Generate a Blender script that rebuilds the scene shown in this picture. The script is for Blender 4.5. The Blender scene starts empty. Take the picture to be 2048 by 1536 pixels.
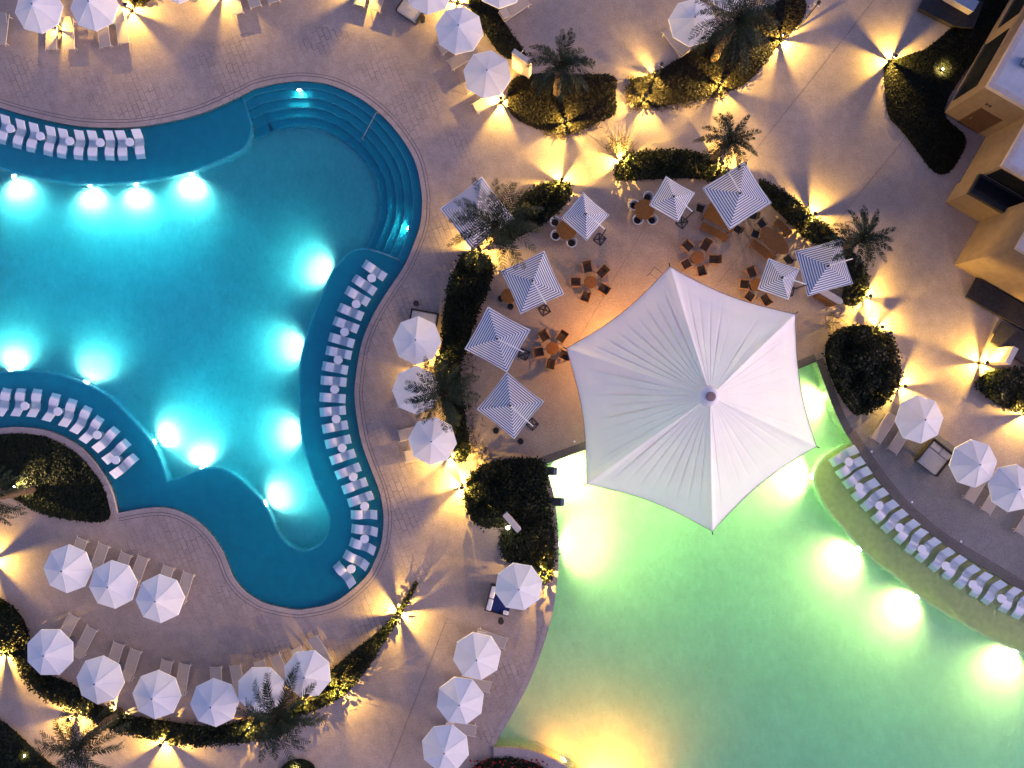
import bpy, math, random
from mathutils import Vector, Matrix
from mathutils.geometry import tessellate_polygon
R = math.radians
PI = math.pi
H = 48.0                       # drone height above the deck, metres
PPM = 30.0                     # photo pixels per metre on the deck
scene = bpy.context.scene
COL = scene.collection
rnd = random.Random(7)

def W(px, py, z=0.0):
    k = (H - z) / H / PPM
    return Vector(((px - 1024) * k, -(py - 768) * k, z))
def ang(dx, dy):               # direction in the photo -> heading in the world
    return math.atan2(-dy, dx)

# ------------------------------------------------------------------ materials
def mat(name, col, rough=0.7, var=0.12, nscale=3.0, bump=0.0, bscale=20.0, metal=0.0, trans=0.0, space='Object', spec=0.3, sheen=0.0):
    m = bpy.data.materials.new(name); m.use_nodes = True
    nt = m.node_tree; N = nt.nodes; L = nt.links
    b = N['Principled BSDF']
    b.inputs['Roughness'].default_value = rough
    b.inputs['Metallic'].default_value = metal
    b.inputs['Specular IOR Level'].default_value = spec
    if sheen: b.inputs['Sheen Weight'].default_value = sheen
    tc = N.new('ShaderNodeTexCoord'); vec = tc.outputs['Object']
    if space == 'World':
        g = N.new('ShaderNodeNewGeometry'); vec = g.outputs['Position']
    nz = N.new('ShaderNodeTexNoise'); nz.inputs['Scale'].default_value = nscale; nz.inputs['Detail'].default_value = 4
    L.new(vec, nz.inputs['Vector'])
    mr = N.new('ShaderNodeMapRange'); mr.inputs['From Min'].default_value = 0.3; mr.inputs['From Max'].default_value = 0.7
    mr.inputs['To Min'].default_value = 1 - var; mr.inputs['To Max'].default_value = 1 + var
    L.new(nz.outputs['Fac'], mr.inputs['Value'])
    mx = N.new('ShaderNodeMix'); mx.data_type = 'RGBA'; mx.blend_type = 'MULTIPLY'; mx.inputs[0].default_value = 1
    mx.inputs[6].default_value = (*col, 1); L.new(mr.outputs[0], mx.inputs[7])
    L.new(mx.outputs[2], b.inputs['Base Color'])
    if bump:
        n2 = N.new('ShaderNodeTexNoise'); n2.inputs['Scale'].default_value = bscale; n2.inputs['Detail'].default_value = 5
        L.new(vec, n2.inputs['Vector'])
        bp = N.new('ShaderNodeBump'); bp.inputs['Strength'].default_value = bump; bp.inputs['Distance'].default_value = 0.02
        L.new(n2.outputs['Fac'], bp.inputs['Height']); L.new(bp.outputs[0], b.inputs['Normal'])
    if trans:
        t = N.new('ShaderNodeBsdfTranslucent'); L.new(mx.outputs[2], t.inputs['Color'])
        ms = N.new('ShaderNodeMixShader'); ms.inputs[0].default_value = trans
        L.new(b.outputs[0], ms.inputs[1]); L.new(t.outputs[0], ms.inputs[2])
        L.new(ms.outputs[0], N['Material Output'].inputs['Surface'])
    m['mix'] = mx.name
    return m
def glow(name, col, strength):
    m = bpy.data.materials.new(name); m.use_nodes = True
    b = m.node_tree.nodes['Principled BSDF']
    b.inputs['Base Color'].default_value = (0.8, 0.8, 0.75, 1)
    b.inputs['Emission Color'].default_value = (*col, 1); b.inputs['Emission Strength'].default_value = strength
    m.cycles.emission_sampling = 'NONE'
    return m

def paving(name, c1, c2, joint, w, h, rot, jamt=0.75, speck=0.16):
    """stone paving: courses of blocks with joints that show dark only here and there, grain and soft stains"""
    m = bpy.data.materials.new(name); m.use_nodes = True
    nt = m.node_tree; N = nt.nodes; L = nt.links; b = N['Principled BSDF']
    b.inputs['Roughness'].default_value = 0.75; b.inputs['Specular IOR Level'].default_value = 0.25
    g = N.new('ShaderNodeNewGeometry')
    mp = N.new('ShaderNodeMapping'); mp.inputs['Rotation'].default_value = (0, 0, rot); L.new(g.outputs['Position'], mp.inputs['Vector'])
    wv = N.new('ShaderNodeTexNoise'); wv.inputs['Scale'].default_value = 0.12; L.new(g.outputs['Position'], wv.inputs['Vector'])
    br = N.new('ShaderNodeTexBrick'); br.inputs['Scale'].default_value = 1.0
    br.inputs['Brick Width'].default_value = w; br.inputs['Row Height'].default_value = h; br.inputs['Mortar Size'].default_value = 0.02
    br.inputs['Mortar Smooth'].default_value = 0.3; br.offset = 0.37; br.squash = 0.8; br.squash_frequency = 3
    br.inputs['Color1'].default_value = (*c1, 1); br.inputs['Color2'].default_value = (*c2, 1); br.inputs['Mortar'].default_value = (*c1, 1)
    L.new(mp.outputs[0], br.inputs['Vector'])
    pn = N.new('ShaderNodeTexNoise'); pn.inputs['Scale'].default_value = 0.35; pn.inputs['Detail'].default_value = 5; L.new(g.outputs['Position'], pn.inputs['Vector'])
    pr = N.new('ShaderNodeMapRange'); pr.inputs['From Min'].default_value = 0.42; pr.inputs['From Max'].default_value = 0.68; L.new(pn.outputs['Fac'], pr.inputs['Value'])
    mu = N.new('ShaderNodeMath'); mu.operation = 'MULTIPLY'; L.new(br.outputs['Fac'], mu.inputs[0]); L.new(pr.outputs[0], mu.inputs[1])
    mj = N.new('ShaderNodeMath'); mj.operation = 'MULTIPLY'; mj.inputs[1].default_value = jamt; L.new(mu.outputs[0], mj.inputs[0])
    mx = N.new('ShaderNodeMix'); mx.data_type = 'RGBA'; L.new(mj.outputs[0], mx.inputs[0]); L.new(br.outputs['Color'], mx.inputs[6]); mx.inputs[7].default_value = (*joint, 1)
    prev = mx.outputs[2]
    for sc, amt, det in ((0.18, 0.14, 3), (9.0, speck, 6), (1.7, 0.08, 4)):
        nz = N.new('ShaderNodeTexNoise'); nz.inputs['Scale'].default_value = sc; nz.inputs['Detail'].default_value = det; L.new(g.outputs['Position'], nz.inputs['Vector'])
        mr = N.new('ShaderNodeMapRange'); mr.inputs['From Min'].default_value = 0.3; mr.inputs['From Max'].default_value = 0.7
        mr.inputs['To Min'].default_value = 1 - amt; mr.inputs['To Max'].default_value = 1 + amt; L.new(nz.outputs['Fac'], mr.inputs['Value'])
        m2 = N.new('ShaderNodeMix'); m2.data_type = 'RGBA'; m2.blend_type = 'MULTIPLY'; m2.inputs[0].default_value = 1
        L.new(prev, m2.inputs[6]); L.new(mr.outputs[0], m2.inputs[7]); prev = m2.outputs[2]
    L.new(prev, b.inputs['Base Color'])
    bp = N.new('ShaderNodeBump'); bp.inputs['Strength'].default_value = 0.3; bp.inputs['Distance'].default_value = 0.01
    L.new(nz.outputs['Fac'], bp.inputs['Height']); L.new(bp.outputs[0], b.inputs['Normal'])
    return m

def water(name, tint, scale, strength, absorb, dens):
    m = bpy.data.materials.new(name); m.use_nodes = True
    nt = m.node_tree; N = nt.nodes; L = nt.links; b = N['Principled BSDF']
    b.inputs['Base Color'].default_value = (*tint, 1); b.inputs['Roughness'].default_value = 0.03
    b.inputs['Transmission Weight'].default_value = 1.0; b.inputs['IOR'].default_value = 1.33
    g = N.new('ShaderNodeNewGeometry')
    mp = N.new('ShaderNodeMapping'); mp.inputs['Scale'].default_value = (0.6, 1.25, 1); L.new(g.outputs['Position'], mp.inputs['Vector'])
    nz = N.new('ShaderNodeTexNoise'); nz.inputs['Scale'].default_value = scale; nz.inputs['Detail'].default_value = 3; nz.inputs['Distortion'].default_value = 0.6
    L.new(mp.outputs[0], nz.inputs['Vector'])
    bp = N.new('ShaderNodeBump'); bp.inputs['Strength'].default_value = strength; bp.inputs['Distance'].default_value = 0.22
    L.new(nz.outputs['Fac'], bp.inputs['Height']); L.new(bp.outputs[0], b.inputs['Normal'])
    va = N.new('ShaderNodeVolumeAbsorption'); va.inputs['Color'].default_value = (*absorb, 1); va.inputs['Density'].default_value = dens
    L.new(va.outputs[0], N['Material Output'].inputs['Volume'])
    return m

def stripes(name, period):
    m = bpy.data.materials.new(name); m.use_nodes = True
    nt = m.node_tree; N = nt.nodes; L = nt.links; b = N['Principled BSDF']; b.inputs['Roughness'].default_value = 0.85
    tc = N.new('ShaderNodeTexCoord'); sx = N.new('ShaderNodeSeparateXYZ'); L.new(tc.outputs['Object'], sx.inputs[0])
    ax = N.new('ShaderNodeMath'); ax.operation = 'ABSOLUTE'; L.new(sx.outputs['X'], ax.inputs[0])
    ay = N.new('ShaderNodeMath'); ay.operation = 'ABSOLUTE'; L.new(sx.outputs['Y'], ay.inputs[0])
    mx = N.new('ShaderNodeMath'); mx.operation = 'MAXIMUM'; L.new(ax.outputs[0], mx.inputs[0]); L.new(ay.outputs[0], mx.inputs[1])
    dv = N.new('ShaderNodeMath'); dv.operation = 'DIVIDE'; dv.inputs[1].default_value = period; L.new(mx.outputs[0], dv.inputs[0])
    fr = N.new('ShaderNodeMath'); fr.operation = 'FRACT'; L.new(dv.outputs[0], fr.inputs[0])
    lt = N.new('ShaderNodeMath'); lt.operation = 'LESS_THAN'; lt.inputs[1].default_value = 0.46; L.new(fr.outputs[0], lt.inputs[0])
    cm = N.new('ShaderNodeMix'); cm.data_type = 'RGBA'; L.new(lt.outputs[0], cm.inputs[0])
    cm.inputs[6].default_value = (0.80, 0.79, 0.80, 1); cm.inputs[7].default_value = (0.085, 0.105, 0.25, 1)
    L.new(cm.outputs[2], b.inputs['Base Color'])
    t = N.new('ShaderNodeBsdfTranslucent'); L.new(cm.outputs[2], t.inputs['Color'])
    ms = N.new('ShaderNodeMixShader'); ms.inputs[0].default_value = 0.12; L.new(b.outputs[0], ms.inputs[1]); L.new(t.outputs[0], ms.inputs[2])
    L.new(ms.outputs[0], N['Material Output'].inputs['Surface'])
    return m

def leafmat(name, c1, c2, nscale=1.2):
    m = bpy.data.materials.new(name); m.use_nodes = True
    nt = m.node_tree; N = nt.nodes; L = nt.links; b = N['Principled BSDF']; b.inputs['Roughness'].default_value = 0.6; b.inputs['Specular IOR Level'].default_value = 0.25
    g = N.new('ShaderNodeNewGeometry')
    nz = N.new('ShaderNodeTexNoise'); nz.inputs['Scale'].default_value = nscale; nz.inputs['Detail'].default_value = 3; L.new(g.outputs['Position'], nz.inputs['Vector'])
    ad = N.new('ShaderNodeMath'); ad.operation = 'ADD'; L.new(nz.outputs['Fac'], ad.inputs[0]); L.new(g.outputs['Random Per Island'], ad.inputs[1])
    mr = N.new('ShaderNodeMapRange'); mr.inputs['From Min'].default_value = 0.45; mr.inputs['From Max'].default_value = 1.5; L.new(ad.outputs[0], mr.inputs['Value'])
    cm = N.new('ShaderNodeMix'); cm.data_type = 'RGBA'; L.new(mr.outputs[0], cm.inputs[0]); cm.inputs[6].default_value = (*c1, 1); cm.inputs[7].default_value = (*c2, 1)
    L.new(cm.outputs[2], b.inputs['Base Color'])
    t = N.new('ShaderNodeBsdfTranslucent'); L.new(cm.outputs[2], t.inputs['Color'])
    ms = N.new('ShaderNodeMixShader'); ms.inputs[0].default_value = 0.25; L.new(b.outputs[0], ms.inputs[1]); L.new(t.outputs[0], ms.inputs[2])
    L.new(ms.outputs[0], N['Material Output'].inputs['Surface'])
    return m

def mosaic(name, col):
    m = mat(name, col, 0.35, 0.07, 0.22, space='World'); nt = m.node_tree; N = nt.nodes; L = nt.links  # broad mottling: tile tone with sky reflections and ripples painted in
    g = N.new('ShaderNodeNewGeometry'); prev = N[m['mix']].outputs[2]
    for sc, amt in ((1.3, 0.05), (7.0, 0.17)):
        nz = N.new('ShaderNodeTexNoise'); nz.inputs['Scale'].default_value = sc; nz.inputs['Detail'].default_value = 4; L.new(g.outputs['Position'], nz.inputs['Vector'])
        mr = N.new('ShaderNodeMapRange'); mr.inputs['From Min'].default_value = 0.3; mr.inputs['From Max'].default_value = 0.7; mr.inputs['To Min'].default_value = 1 - amt; mr.inputs['To Max'].default_value = 1 + amt
        L.new(nz.outputs['Fac'], mr.inputs['Value'])
        m2 = N.new('ShaderNodeMix'); m2.data_type = 'RGBA'; m2.blend_type = 'MULTIPLY'; m2.inputs[0].default_value = 1; L.new(prev, m2.inputs[6]); L.new(mr.outputs[0], m2.inputs[7]); prev = m2.outputs[2]
    L.new(prev, N['Principled BSDF'].inputs['Base Color']); return m
M = {}
M['deck'] = paving('deck_stone', (0.350, 0.272, 0.235), (0.322, 0.250, 0.216), (0.10, 0.08, 0.075), 0.72, 0.34, R(68), 0.10)
M['blocks'] = paving('block_paving', (0.345, 0.270, 0.240), (0.300, 0.234, 0.208), (0.08, 0.066, 0.062), 0.80, 0.36, R(68), 0.85)
M['patio'] = paving('patio_stone', (0.335, 0.258, 0.210), (0.315, 0.243, 0.200), (0.14, 0.11, 0.09), 1.2, 1.2, R(33), 0.3, 0.2)
M['walk'] = paving('grey_walk_stone', (0.20, 0.185, 0.175), (0.185, 0.17, 0.165), (0.09, 0.08, 0.08), 1.0, 0.5, R(-38), 0.4, 0.2)
M['coping'] = paving('coping_stone', (0.36, 0.285, 0.265), (0.32, 0.255, 0.24), (0.12, 0.10, 0.09), 0.5, 0.5, R(20), 0.8, 0.12)
M['darkcoping'] = paving('dark_coping_stone', (0.13, 0.115, 0.105), (0.11, 0.10, 0.09), (0.05, 0.045, 0.04), 0.8, 0.4, R(20), 0.6, 0.15)
M['slot'] = mat('drain_slot', (0.13, 0.105, 0.098), 0.8, space='World')
M['tile'] = mosaic('blue_mosaic', (0.50, 0.52, 0.51))
M['steptile'] = mat('blue_step_mosaic', (0.005, 0.31, 0.40), 0.35, 0.07, 1.6, space='World')
M['nosing'] = mat('pale_nosing_tile', (0.10, 0.50, 0.60), 0.4, 0.1, 6, space='World')
M['gtile'] = mosaic('pale_green_mosaic', (0.57, 0.67, 0.58))
M['gledge'] = mat('lamp_tinted_mosaic', (0.62, 0.57, 0.20), 0.4, 0.1, 3, space='World')  # sandy tile with the yellow spill of the pool lamps put into its colour
M['gnosing'] = mat('pale_yellow_nosing', (0.7, 0.72, 0.35), 0.4, 0.1, 3, space='World')
M['water'] = water('pool_water_surface', (0.80, 0.94, 1.0), 5.0, 0.5, (0.335, 0.885, 0.94), 1.0)
M['gwater'] = water('swim_up_water_surface', (0.80, 0.94, 1.0), 5.5, 0.6, (0.895, 0.97, 0.915), 1.0)
M['canvas'] = mat('white_canvas', (0.80, 0.78, 0.79), 0.9, 0.04, 1.2, 0.30, 3.5, trans=0.15, spec=0.1)
M['tent'] = mat('tent_fabric', (0.85, 0.81, 0.84), 0.75, 0.03, 0.6, trans=0.20, spec=0.15)
M['stripe'] = stripes('navy_white_stripes', 0.138)
M['finestripe'] = stripes('fine_navy_white_stripes', 0.112)
M['whitemetal'] = mat('white_metal', (0.78, 0.76, 0.75), 0.4, 0.04)
M['darkmetal'] = mat('dark_metal', (0.025, 0.024, 0.026), 0.5, 0.2)
M['greymetal'] = mat('grey_metal', (0.20, 0.22, 0.26), 0.35, 0.1, metal=0.6)
M['sling'] = mat('beige_sling', (0.40, 0.335, 0.29), 0.9, 0.08, 30, 0.25, 200)
M['slingframe'] = mat('beige_frame', (0.55, 0.48, 0.42), 0.5, 0.05)
M['shell'] = mat('white_moulded_plastic', (0.82, 0.79, 0.80), 0.5, 0.03, 4)
M['wood'] = mat('orange_teak', (0.21, 0.085, 0.018), 0.5, 0.25, 9, 0.15, 40)
M['chairwood'] = mat('teak_frame', (0.42, 0.21, 0.08), 0.55, 0.2, 9)
M['weave'] = mat('brown_weave', (0.045, 0.029, 0.022), 0.8, 0.3, 40, 0.3, 150)
M['blackseat'] = mat('black_seat', (0.012, 0.012, 0.013), 0.5, 0.2)
M['wicker'] = mat('grey_white_wicker', (0.46, 0.44, 0.43), 0.8, 0.25, 30, 0.3, 120)
M['cushion'] = mat('pale_cushion', (0.46, 0.43, 0.41), 0.95, 0.06, 8, 0.3, 60)
M['white'] = mat('white_cushion', (0.78, 0.72, 0.68), 0.95, 0.05, 8, 0.3, 50)
M['navy'] = mat('navy_mattress', (0.008, 0.022, 0.105), 0.9, 0.15, 6, 0.3, 60)
M['frame'] = mat('black_daybed_frame', (0.02, 0.018, 0.018), 0.7, 0.2)
M['stucco'] = mat('tan_stucco', (0.17, 0.115, 0.075), 0.9, 0.12, 2.5, 0.4, 40)
M['paleslab'] = mat('pale_plaster', (0.60, 0.50, 0.42), 0.85, 0.08, 5, 0.2, 40)
M['roof'] = mat('pale_roof_membrane', (0.38, 0.39, 0.44), 0.9, 0.10, 2.0, 0.3, 40)
M['parapet'] = mat('parapet_plaster', (0.38, 0.32, 0.30), 0.9, 0.1, 3)
M['glass'] = mat('dark_glass', (0.008, 0.009, 0.012), 0.15, 0.1)
M['darkdeck'] = mat('dark_timber', (0.025, 0.021, 0.022), 0.7, 0.35, 5, 0.3, 30)
M['door'] = mat('brown_door', (0.06, 0.028, 0.016), 0.6, 0.2, 6)
M['soil'] = mat('dark_soil', (0.006, 0.005, 0.003), 1.0, 0.4, 8, 0.5, 40, space='World')
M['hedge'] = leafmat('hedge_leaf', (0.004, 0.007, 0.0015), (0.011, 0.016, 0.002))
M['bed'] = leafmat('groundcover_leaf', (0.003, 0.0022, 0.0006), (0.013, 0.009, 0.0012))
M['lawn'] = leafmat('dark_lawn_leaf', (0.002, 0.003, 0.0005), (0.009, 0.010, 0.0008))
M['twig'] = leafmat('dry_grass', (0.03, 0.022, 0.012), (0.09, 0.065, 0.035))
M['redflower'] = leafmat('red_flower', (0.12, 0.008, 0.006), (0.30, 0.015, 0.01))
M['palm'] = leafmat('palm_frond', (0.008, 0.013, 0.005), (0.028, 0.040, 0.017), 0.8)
M['bark'] = mat('palm_bark', (0.10, 0.065, 0.04), 0.95, 0.4, 8, 0.8, 20)
M['bulb'] = glow('warm_lamp', (1.0, 0.80, 0.42), 25)
M['lens'] = glow('pool_lamp_lens', (1.0, 0.98, 0.88), 30)
M['globe'] = glow('globe_lamp', (1.0, 0.90, 0.66), 4)
M['amber'] = glow('amber_lamp', (1.0, 0.62, 0.2), 8)

# ------------------------------------------------------------------ mesh helper
class MB:
    def __init__(s): s.v = []; s.f = []; s.smooth = False
    def add(s, vs, fs):
        n = len(s.v); s.v += [tuple(p) for p in vs]; s.f += [tuple(i + n for i in q) for q in fs]; return s
    def box(s, lo, hi, mtx=None):
        x0, y0, z0 = lo; x1, y1, z1 = hi
        vs = [Vector(p) for p in ((x0, y0, z0), (x1, y0, z0), (x1, y1, z0), (x0, y1, z0), (x0, y0, z1), (x1, y0, z1), (x1, y1, z1), (x0, y1, z1))]
        if mtx: vs = [mtx @ p for p in vs]
        return s.add(vs, [(0, 3, 2, 1), (4, 5, 6, 7), (0, 1, 5, 4), (1, 2, 6, 5), (2, 3, 7, 6), (3, 0, 4, 7)])
    def tube(s, pts, r, n=8, cap=True):
        pts = [Vector(p) for p in pts]; rs = r if isinstance(r, (list, tuple)) else [r] * len(pts)
        rings = []
        for i, p in enumerate(pts):
            d = (pts[min(i + 1, len(pts) - 1)] - pts[max(i - 1, 0)]).normalized()
            u = d.orthogonal().normalized() if i == 0 else (u - d * u.dot(d)).normalized()
            w = d.cross(u)
            rings.append([p + (u * math.cos(2 * PI * k / n) + w * math.sin(2 * PI * k / n)) * rs[i] for k in range(n)])
        vs = [q for rg in rings for q in rg]; fs = []
        for i in range(len(pts) - 1):
            for k in range(n):
                a, b = i * n + k, i * n + (k + 1) % n
                fs.append((a, b, b + n, a + n))
        if cap: fs.append(tuple(range(n - 1, -1, -1))); fs.append(tuple((len(pts) - 1) * n + k for k in range(n)))
        return s.add(vs, fs)
    def cyl(s, c, r0, r1, z0, z1, n=20):
        return s.tube([(c[0], c[1], z0), (c[0], c[1], z1)], [r0, r1], n)
    def lathe(s, prof, n=24):
        vs = [(r * math.cos(2 * PI * k / n), r * math.sin(2 * PI * k / n), z) for r, z in prof for k in range(n)]; fs = []
        for i in range(len(prof) - 1):
            for k in range(n):
                a, b = i * n + k, i * n + (k + 1) % n
                fs.append((a, b, b + n, a + n))
        fs.append(tuple(range(n - 1, -1, -1))); fs.append(tuple((len(prof) - 1) * n + k for k in range(n)))
        return s.add(vs, fs)
    def poly(s, pts, z=None):
        P = [Vector((p[0], p[1], p[2] if z is None else z)) for p in pts]
        tri = tessellate_polygon([P]); fs = []
        for a, b, c in tri:
            n = (P[b] - P[a]).cross(P[c] - P[a]); fs.append((a, b, c) if n.z > 0 else (a, c, b))
        return s.add(P, fs)
    def holed(s, loops, z):
        Ls = [[Vector((p[0], p[1], z)) for p in l] for l in loops]; P = [p for l in Ls for p in l]
        fs = []
        for a, b, c in tessellate_polygon(Ls):
            n = (P[b] - P[a]).cross(P[c] - P[a]); fs.append((a, b, c) if n.z > 0 else (a, c, b))
        return s.add(P, fs)
    def wall(s, pts, z0, z1, closed=False):
        n = len(pts); vs = [(p[0], p[1], z0) for p in pts] + [(p[0], p[1], z1) for p in pts]
        return s.add(vs, [(i, (i + 1) % n, n + (i + 1) % n, n + i) for i in range(n if closed else n - 1)])
    def prism(s, pts, z0, z1):
        a = sum(pts[i][0] * pts[(i + 1) % len(pts)][1] - pts[(i + 1) % len(pts)][0] * pts[i][1] for i in range(len(pts)))
        if a < 0: pts = pts[::-1]
        s.wall(pts, z0, z1, True); s.poly(pts, z1); return s
    def mesh(s, name):
        me = bpy.data.meshes.new(name); me.from_pydata(s.v, [], s.f); me.update()
        if s.smooth:
            for p in me.polygons: p.use_smooth = True
        return me

def obj(name, mesh, material, parent=None, loc=(0, 0, 0), rz=0.0):
    if isinstance(mesh, MB): mesh = mesh.mesh(name)
    if material and not mesh.materials: mesh.materials.append(material)
    o = bpy.data.objects.new(name, mesh); COL.objects.link(o)
    o.location = loc; o.rotation_euler = (0, 0, rz)
    if parent: o.parent = parent
    return o
LABELS = {}
def tag(o, label, cat, group=None):
    o['label'] = label; o['category'] = cat
    if group: o['group'] = group
    LABELS.setdefault(label, []).append(o.name)
    return o
def thing(name, label, cat, loc=(0, 0, 0), rz=0.0, group=None):
    o = bpy.data.objects.new(name, None); COL.objects.link(o); o.location = loc; o.rotation_euler = (0, 0, rz); o.empty_display_size = 0.2
    return tag(o, label, cat, group)
def struct(name, mb, m, kind='structure'):
    o = obj(name, mb, m); o['kind'] = kind; return o
def place(proto, name, label, cat, loc, rz, group=None):
    """one more copy of a thing: a new base plus a copy of each part and sub-part, sharing mesh data"""
    t = thing(name, label, cat, loc, rz, group)
    for pname, me, m, subs in proto:
        c = obj(pname, me, m, t)
        for sname, sme, sm in subs: obj(sname, sme, sm, c)
    return t

def cat_rom(pts, step=4.0, closed=False):
    out = []; n = len(pts)
    for i in range(n if closed else n - 1):
        p = [pts[(i + k) % n] if closed else pts[min(max(i + k, 0), n - 1)] for k in (-1, 0, 1, 2)]
        d = math.hypot(p[2][0] - p[1][0], p[2][1] - p[1][1]); m = max(1, int(d / step))
        for j in range(m):
            t = j / m
            out.append(tuple(0.5 * (2 * p[1][a] + (p[2][a] - p[0][a]) * t + (2 * p[0][a] - 5 * p[1][a] + 4 * p[2][a] - p[3][a]) * t * t
                       + (3 * p[1][a] - p[0][a] - 3 * p[2][a] + p[3][a]) * t ** 3) for a in (0, 1)))
    if not closed: out.append(tuple(pts[-1]))
    return out
def offset(pts, d):
    out = []
    for i, p in enumerate(pts):
        a = pts[max(i - 1, 0)]; b = pts[min(i + 1, len(pts) - 1)]
        tx, ty = b[0] - a[0], b[1] - a[1]; l = math.hypot(tx, ty) or 1
        out.append((p[0] - ty / l * d, p[1] + tx / l * d))
    return out
def inside(p, poly):
    c = False; j = len(poly) - 1
    for i in range(len(poly)):
        a, b = poly[i], poly[j]
        if (a[1] > p[1]) != (b[1] > p[1]) and p[0] < (b[0] - a[0]) * (p[1] - a[1]) / (b[1] - a[1]) + a[0]: c = not c
        j = i
    return c
def Wl(pts, z=0.0): return [W(p[0], p[1], z) for p in pts]
def strip(mb, a, b, z):
    n = len(a); mb.add([(p[0], p[1], z) for p in a] + [(p[0], p[1], z) for p in b], [(i, i + 1, n + i + 1, n + i) for i in range(n - 1)])
ORD = 'first second third fourth fifth sixth seventh eighth ninth tenth eleventh twelfth thirteenth fourteenth fifteenth sixteenth seventeenth eighteenth nineteenth twentieth twenty-first twenty-second twenty-third'.split()

# ------------------------------------------------------------------ left pool
ZW, ZL, ZD = -0.09, -0.42, -1.40
out_top = cat_rom([(-130, 170), (0, 215), (75, 236), (150, 251), (212, 255), (275, 253), (350, 240), (412, 222), (485, 189), (512, 176), (562, 165), (612, 162),
    (662, 170), (712, 192), (752, 220), (787, 255), (817, 297), (834, 335), (843, 384), (844, 409), (841, 446), (829, 484), (807, 534), (774, 584), (747, 629),
    (727, 674), (716, 721), (710, 768), (709, 793), (714, 838), (724, 888), (742, 938), (758, 980), (766, 1018), (767, 1048), (762, 1088), (749, 1123), (733, 1152),
    (699, 1184), (662, 1207), (612, 1218), (587, 1219), (537, 1209), (512, 1198), (487, 1180), (465, 1152), (447, 1108), (425, 1073), (395, 1043), (360, 1023), (325, 1015), (287, 1017), (236, 1026)])
out_plant = cat_rom([(236, 1026), (232, 1008), (225, 983), (210, 953), (187, 920), (160, 893), (125, 872), (87, 859), (37, 854), (0, 857), (-60, 868), (-130, 890)])
outline = out_top + out_plant[1:]
edge_a = cat_rom([(-130, 296), (0, 336), (50, 350), (112, 362), (175, 367), (250, 366), (325, 357), (400, 337), (462, 312), (490, 295), (501, 275), (504, 252), (495, 220), (485, 189)])
edge_b1 = cat_rom([(807, 527), (799, 521), (770, 508), (738, 499), (719, 499), (699, 506), (682, 524), (664, 546), (652, 574), (637, 609), (622, 646), (611, 684), (603, 721), (599, 768),
    (601, 818), (604, 868), (614, 913), (629, 958), (647, 1000), (658, 1028), (659, 1048), (653, 1073), (639, 1090), (619, 1099), (599, 1099), (577, 1088), (557, 1065), (542, 1033),
    (527, 1005), (512, 988), (487, 963), (462, 945), (440, 937), (420, 936), (400, 940), (370, 952), (336, 963)])
edge_b2 = cat_rom([(336, 963), (330, 943), (320, 915), (304, 885), (280, 855), (250, 823), (220, 795), (187, 775), (162, 764), (125, 751), (87, 744), (50, 742), (17, 744), (0, 746), (-60, 756), (-130, 780)])
i0 = min(range(len(out_top)), key=lambda i: abs(out_top[i][0] - 485) + abs(out_top[i][1] - 189))
i1 = min(range(len(out_top)), key=lambda i: abs(out_top[i][0] - 807) + abs(out_top[i][1] - 534))
ledge_a = out_top[:i0 + 1] + edge_a[::-1][1:]
edge_b = edge_b1 + edge_b2[1:]
ledge_b = out_top[i1:] + out_plant[1:] + edge_b[::-1]
OUT = Wl(outline)
mb = MB(); mb.poly(Wl(ledge_a, ZL)); mb.poly(Wl(ledge_b, ZL)); struct('pool_ledge', mb, M['steptile'])
mb = MB(); mb.wall(Wl(edge_a, ZL), ZD, ZL); mb.wall(Wl(edge_b, ZL), ZD, ZL); mb.wall(OUT, ZD, 0.0, True); mb.smooth = True; struct('pool_side', mb, M['tile'])
mb = MB(); mb.poly(OUT, ZD); struct('pool_floor', mb, M['tile'])
mb = MB()
for e, d in ((edge_a, 1), (edge_b, 1)):
    strip(mb, Wl(e, ZL), Wl(offset(e, -1.7), ZL), ZL + 0.006)
    strip(mb, Wl(e, ZL), Wl(offset(e, 1.7), ZL), ZL + 0.006)
struct('ledge_nosing', mb, M['nosing'])
seg = cat_rom(out_top[max(0, i0 - 42):i1 + 12:3], 2.0)
lines = [offset(seg, 17.2 * k) for k in range(6)]
mbt, mbn = MB(), MB()
for k in range(5):
    z = -0.26 - 0.21 * k; zn = z - 0.21 if k < 4 else ZD
    A, B = lines[k], lines[k + 1]
    for i in range(len(seg) - 1):
        c = ((A[i][0] + B[i + 1][0]) / 2, (A[i][1] + B[i + 1][1]) / 2)
        if inside(c, ledge_a) or inside(c, ledge_b) or not inside(c, outline): continue
        q = [W(*A[i], ZL), W(*A[i + 1], ZL), W(*B[i + 1], ZL), W(*B[i], ZL)]
        mbt.add([(p.x, p.y, z) for p in q], [(0, 1, 2, 3)])
        mbt.add([(q[3].x, q[3].y, z), (q[2].x, q[2].y, z), (q[2].x, q[2].y, zn), (q[3].x, q[3].y, zn)], [(0, 1, 2, 3)])
    Bn = offset(B, -1.3)
    for i in range(len(seg) - 1):
        c = ((A[i][0] + B[i + 1][0]) / 2, (A[i][1] + B[i + 1][1]) / 2)
        if inside(c, ledge_a) or inside(c, ledge_b) or not inside(c, outline): continue
        q = [W(*Bn[i], ZL), W(*Bn[i + 1], ZL), W(*B[i + 1], ZL), W(*B[i], ZL)]
        mbn.add([(p.x, p.y, z + 0.006) for p in q], [(0, 1, 2, 3)])
struct('pool_steps', mbt, M['steptile']); struct('step_nosing', mbn, M['nosing'])
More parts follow.
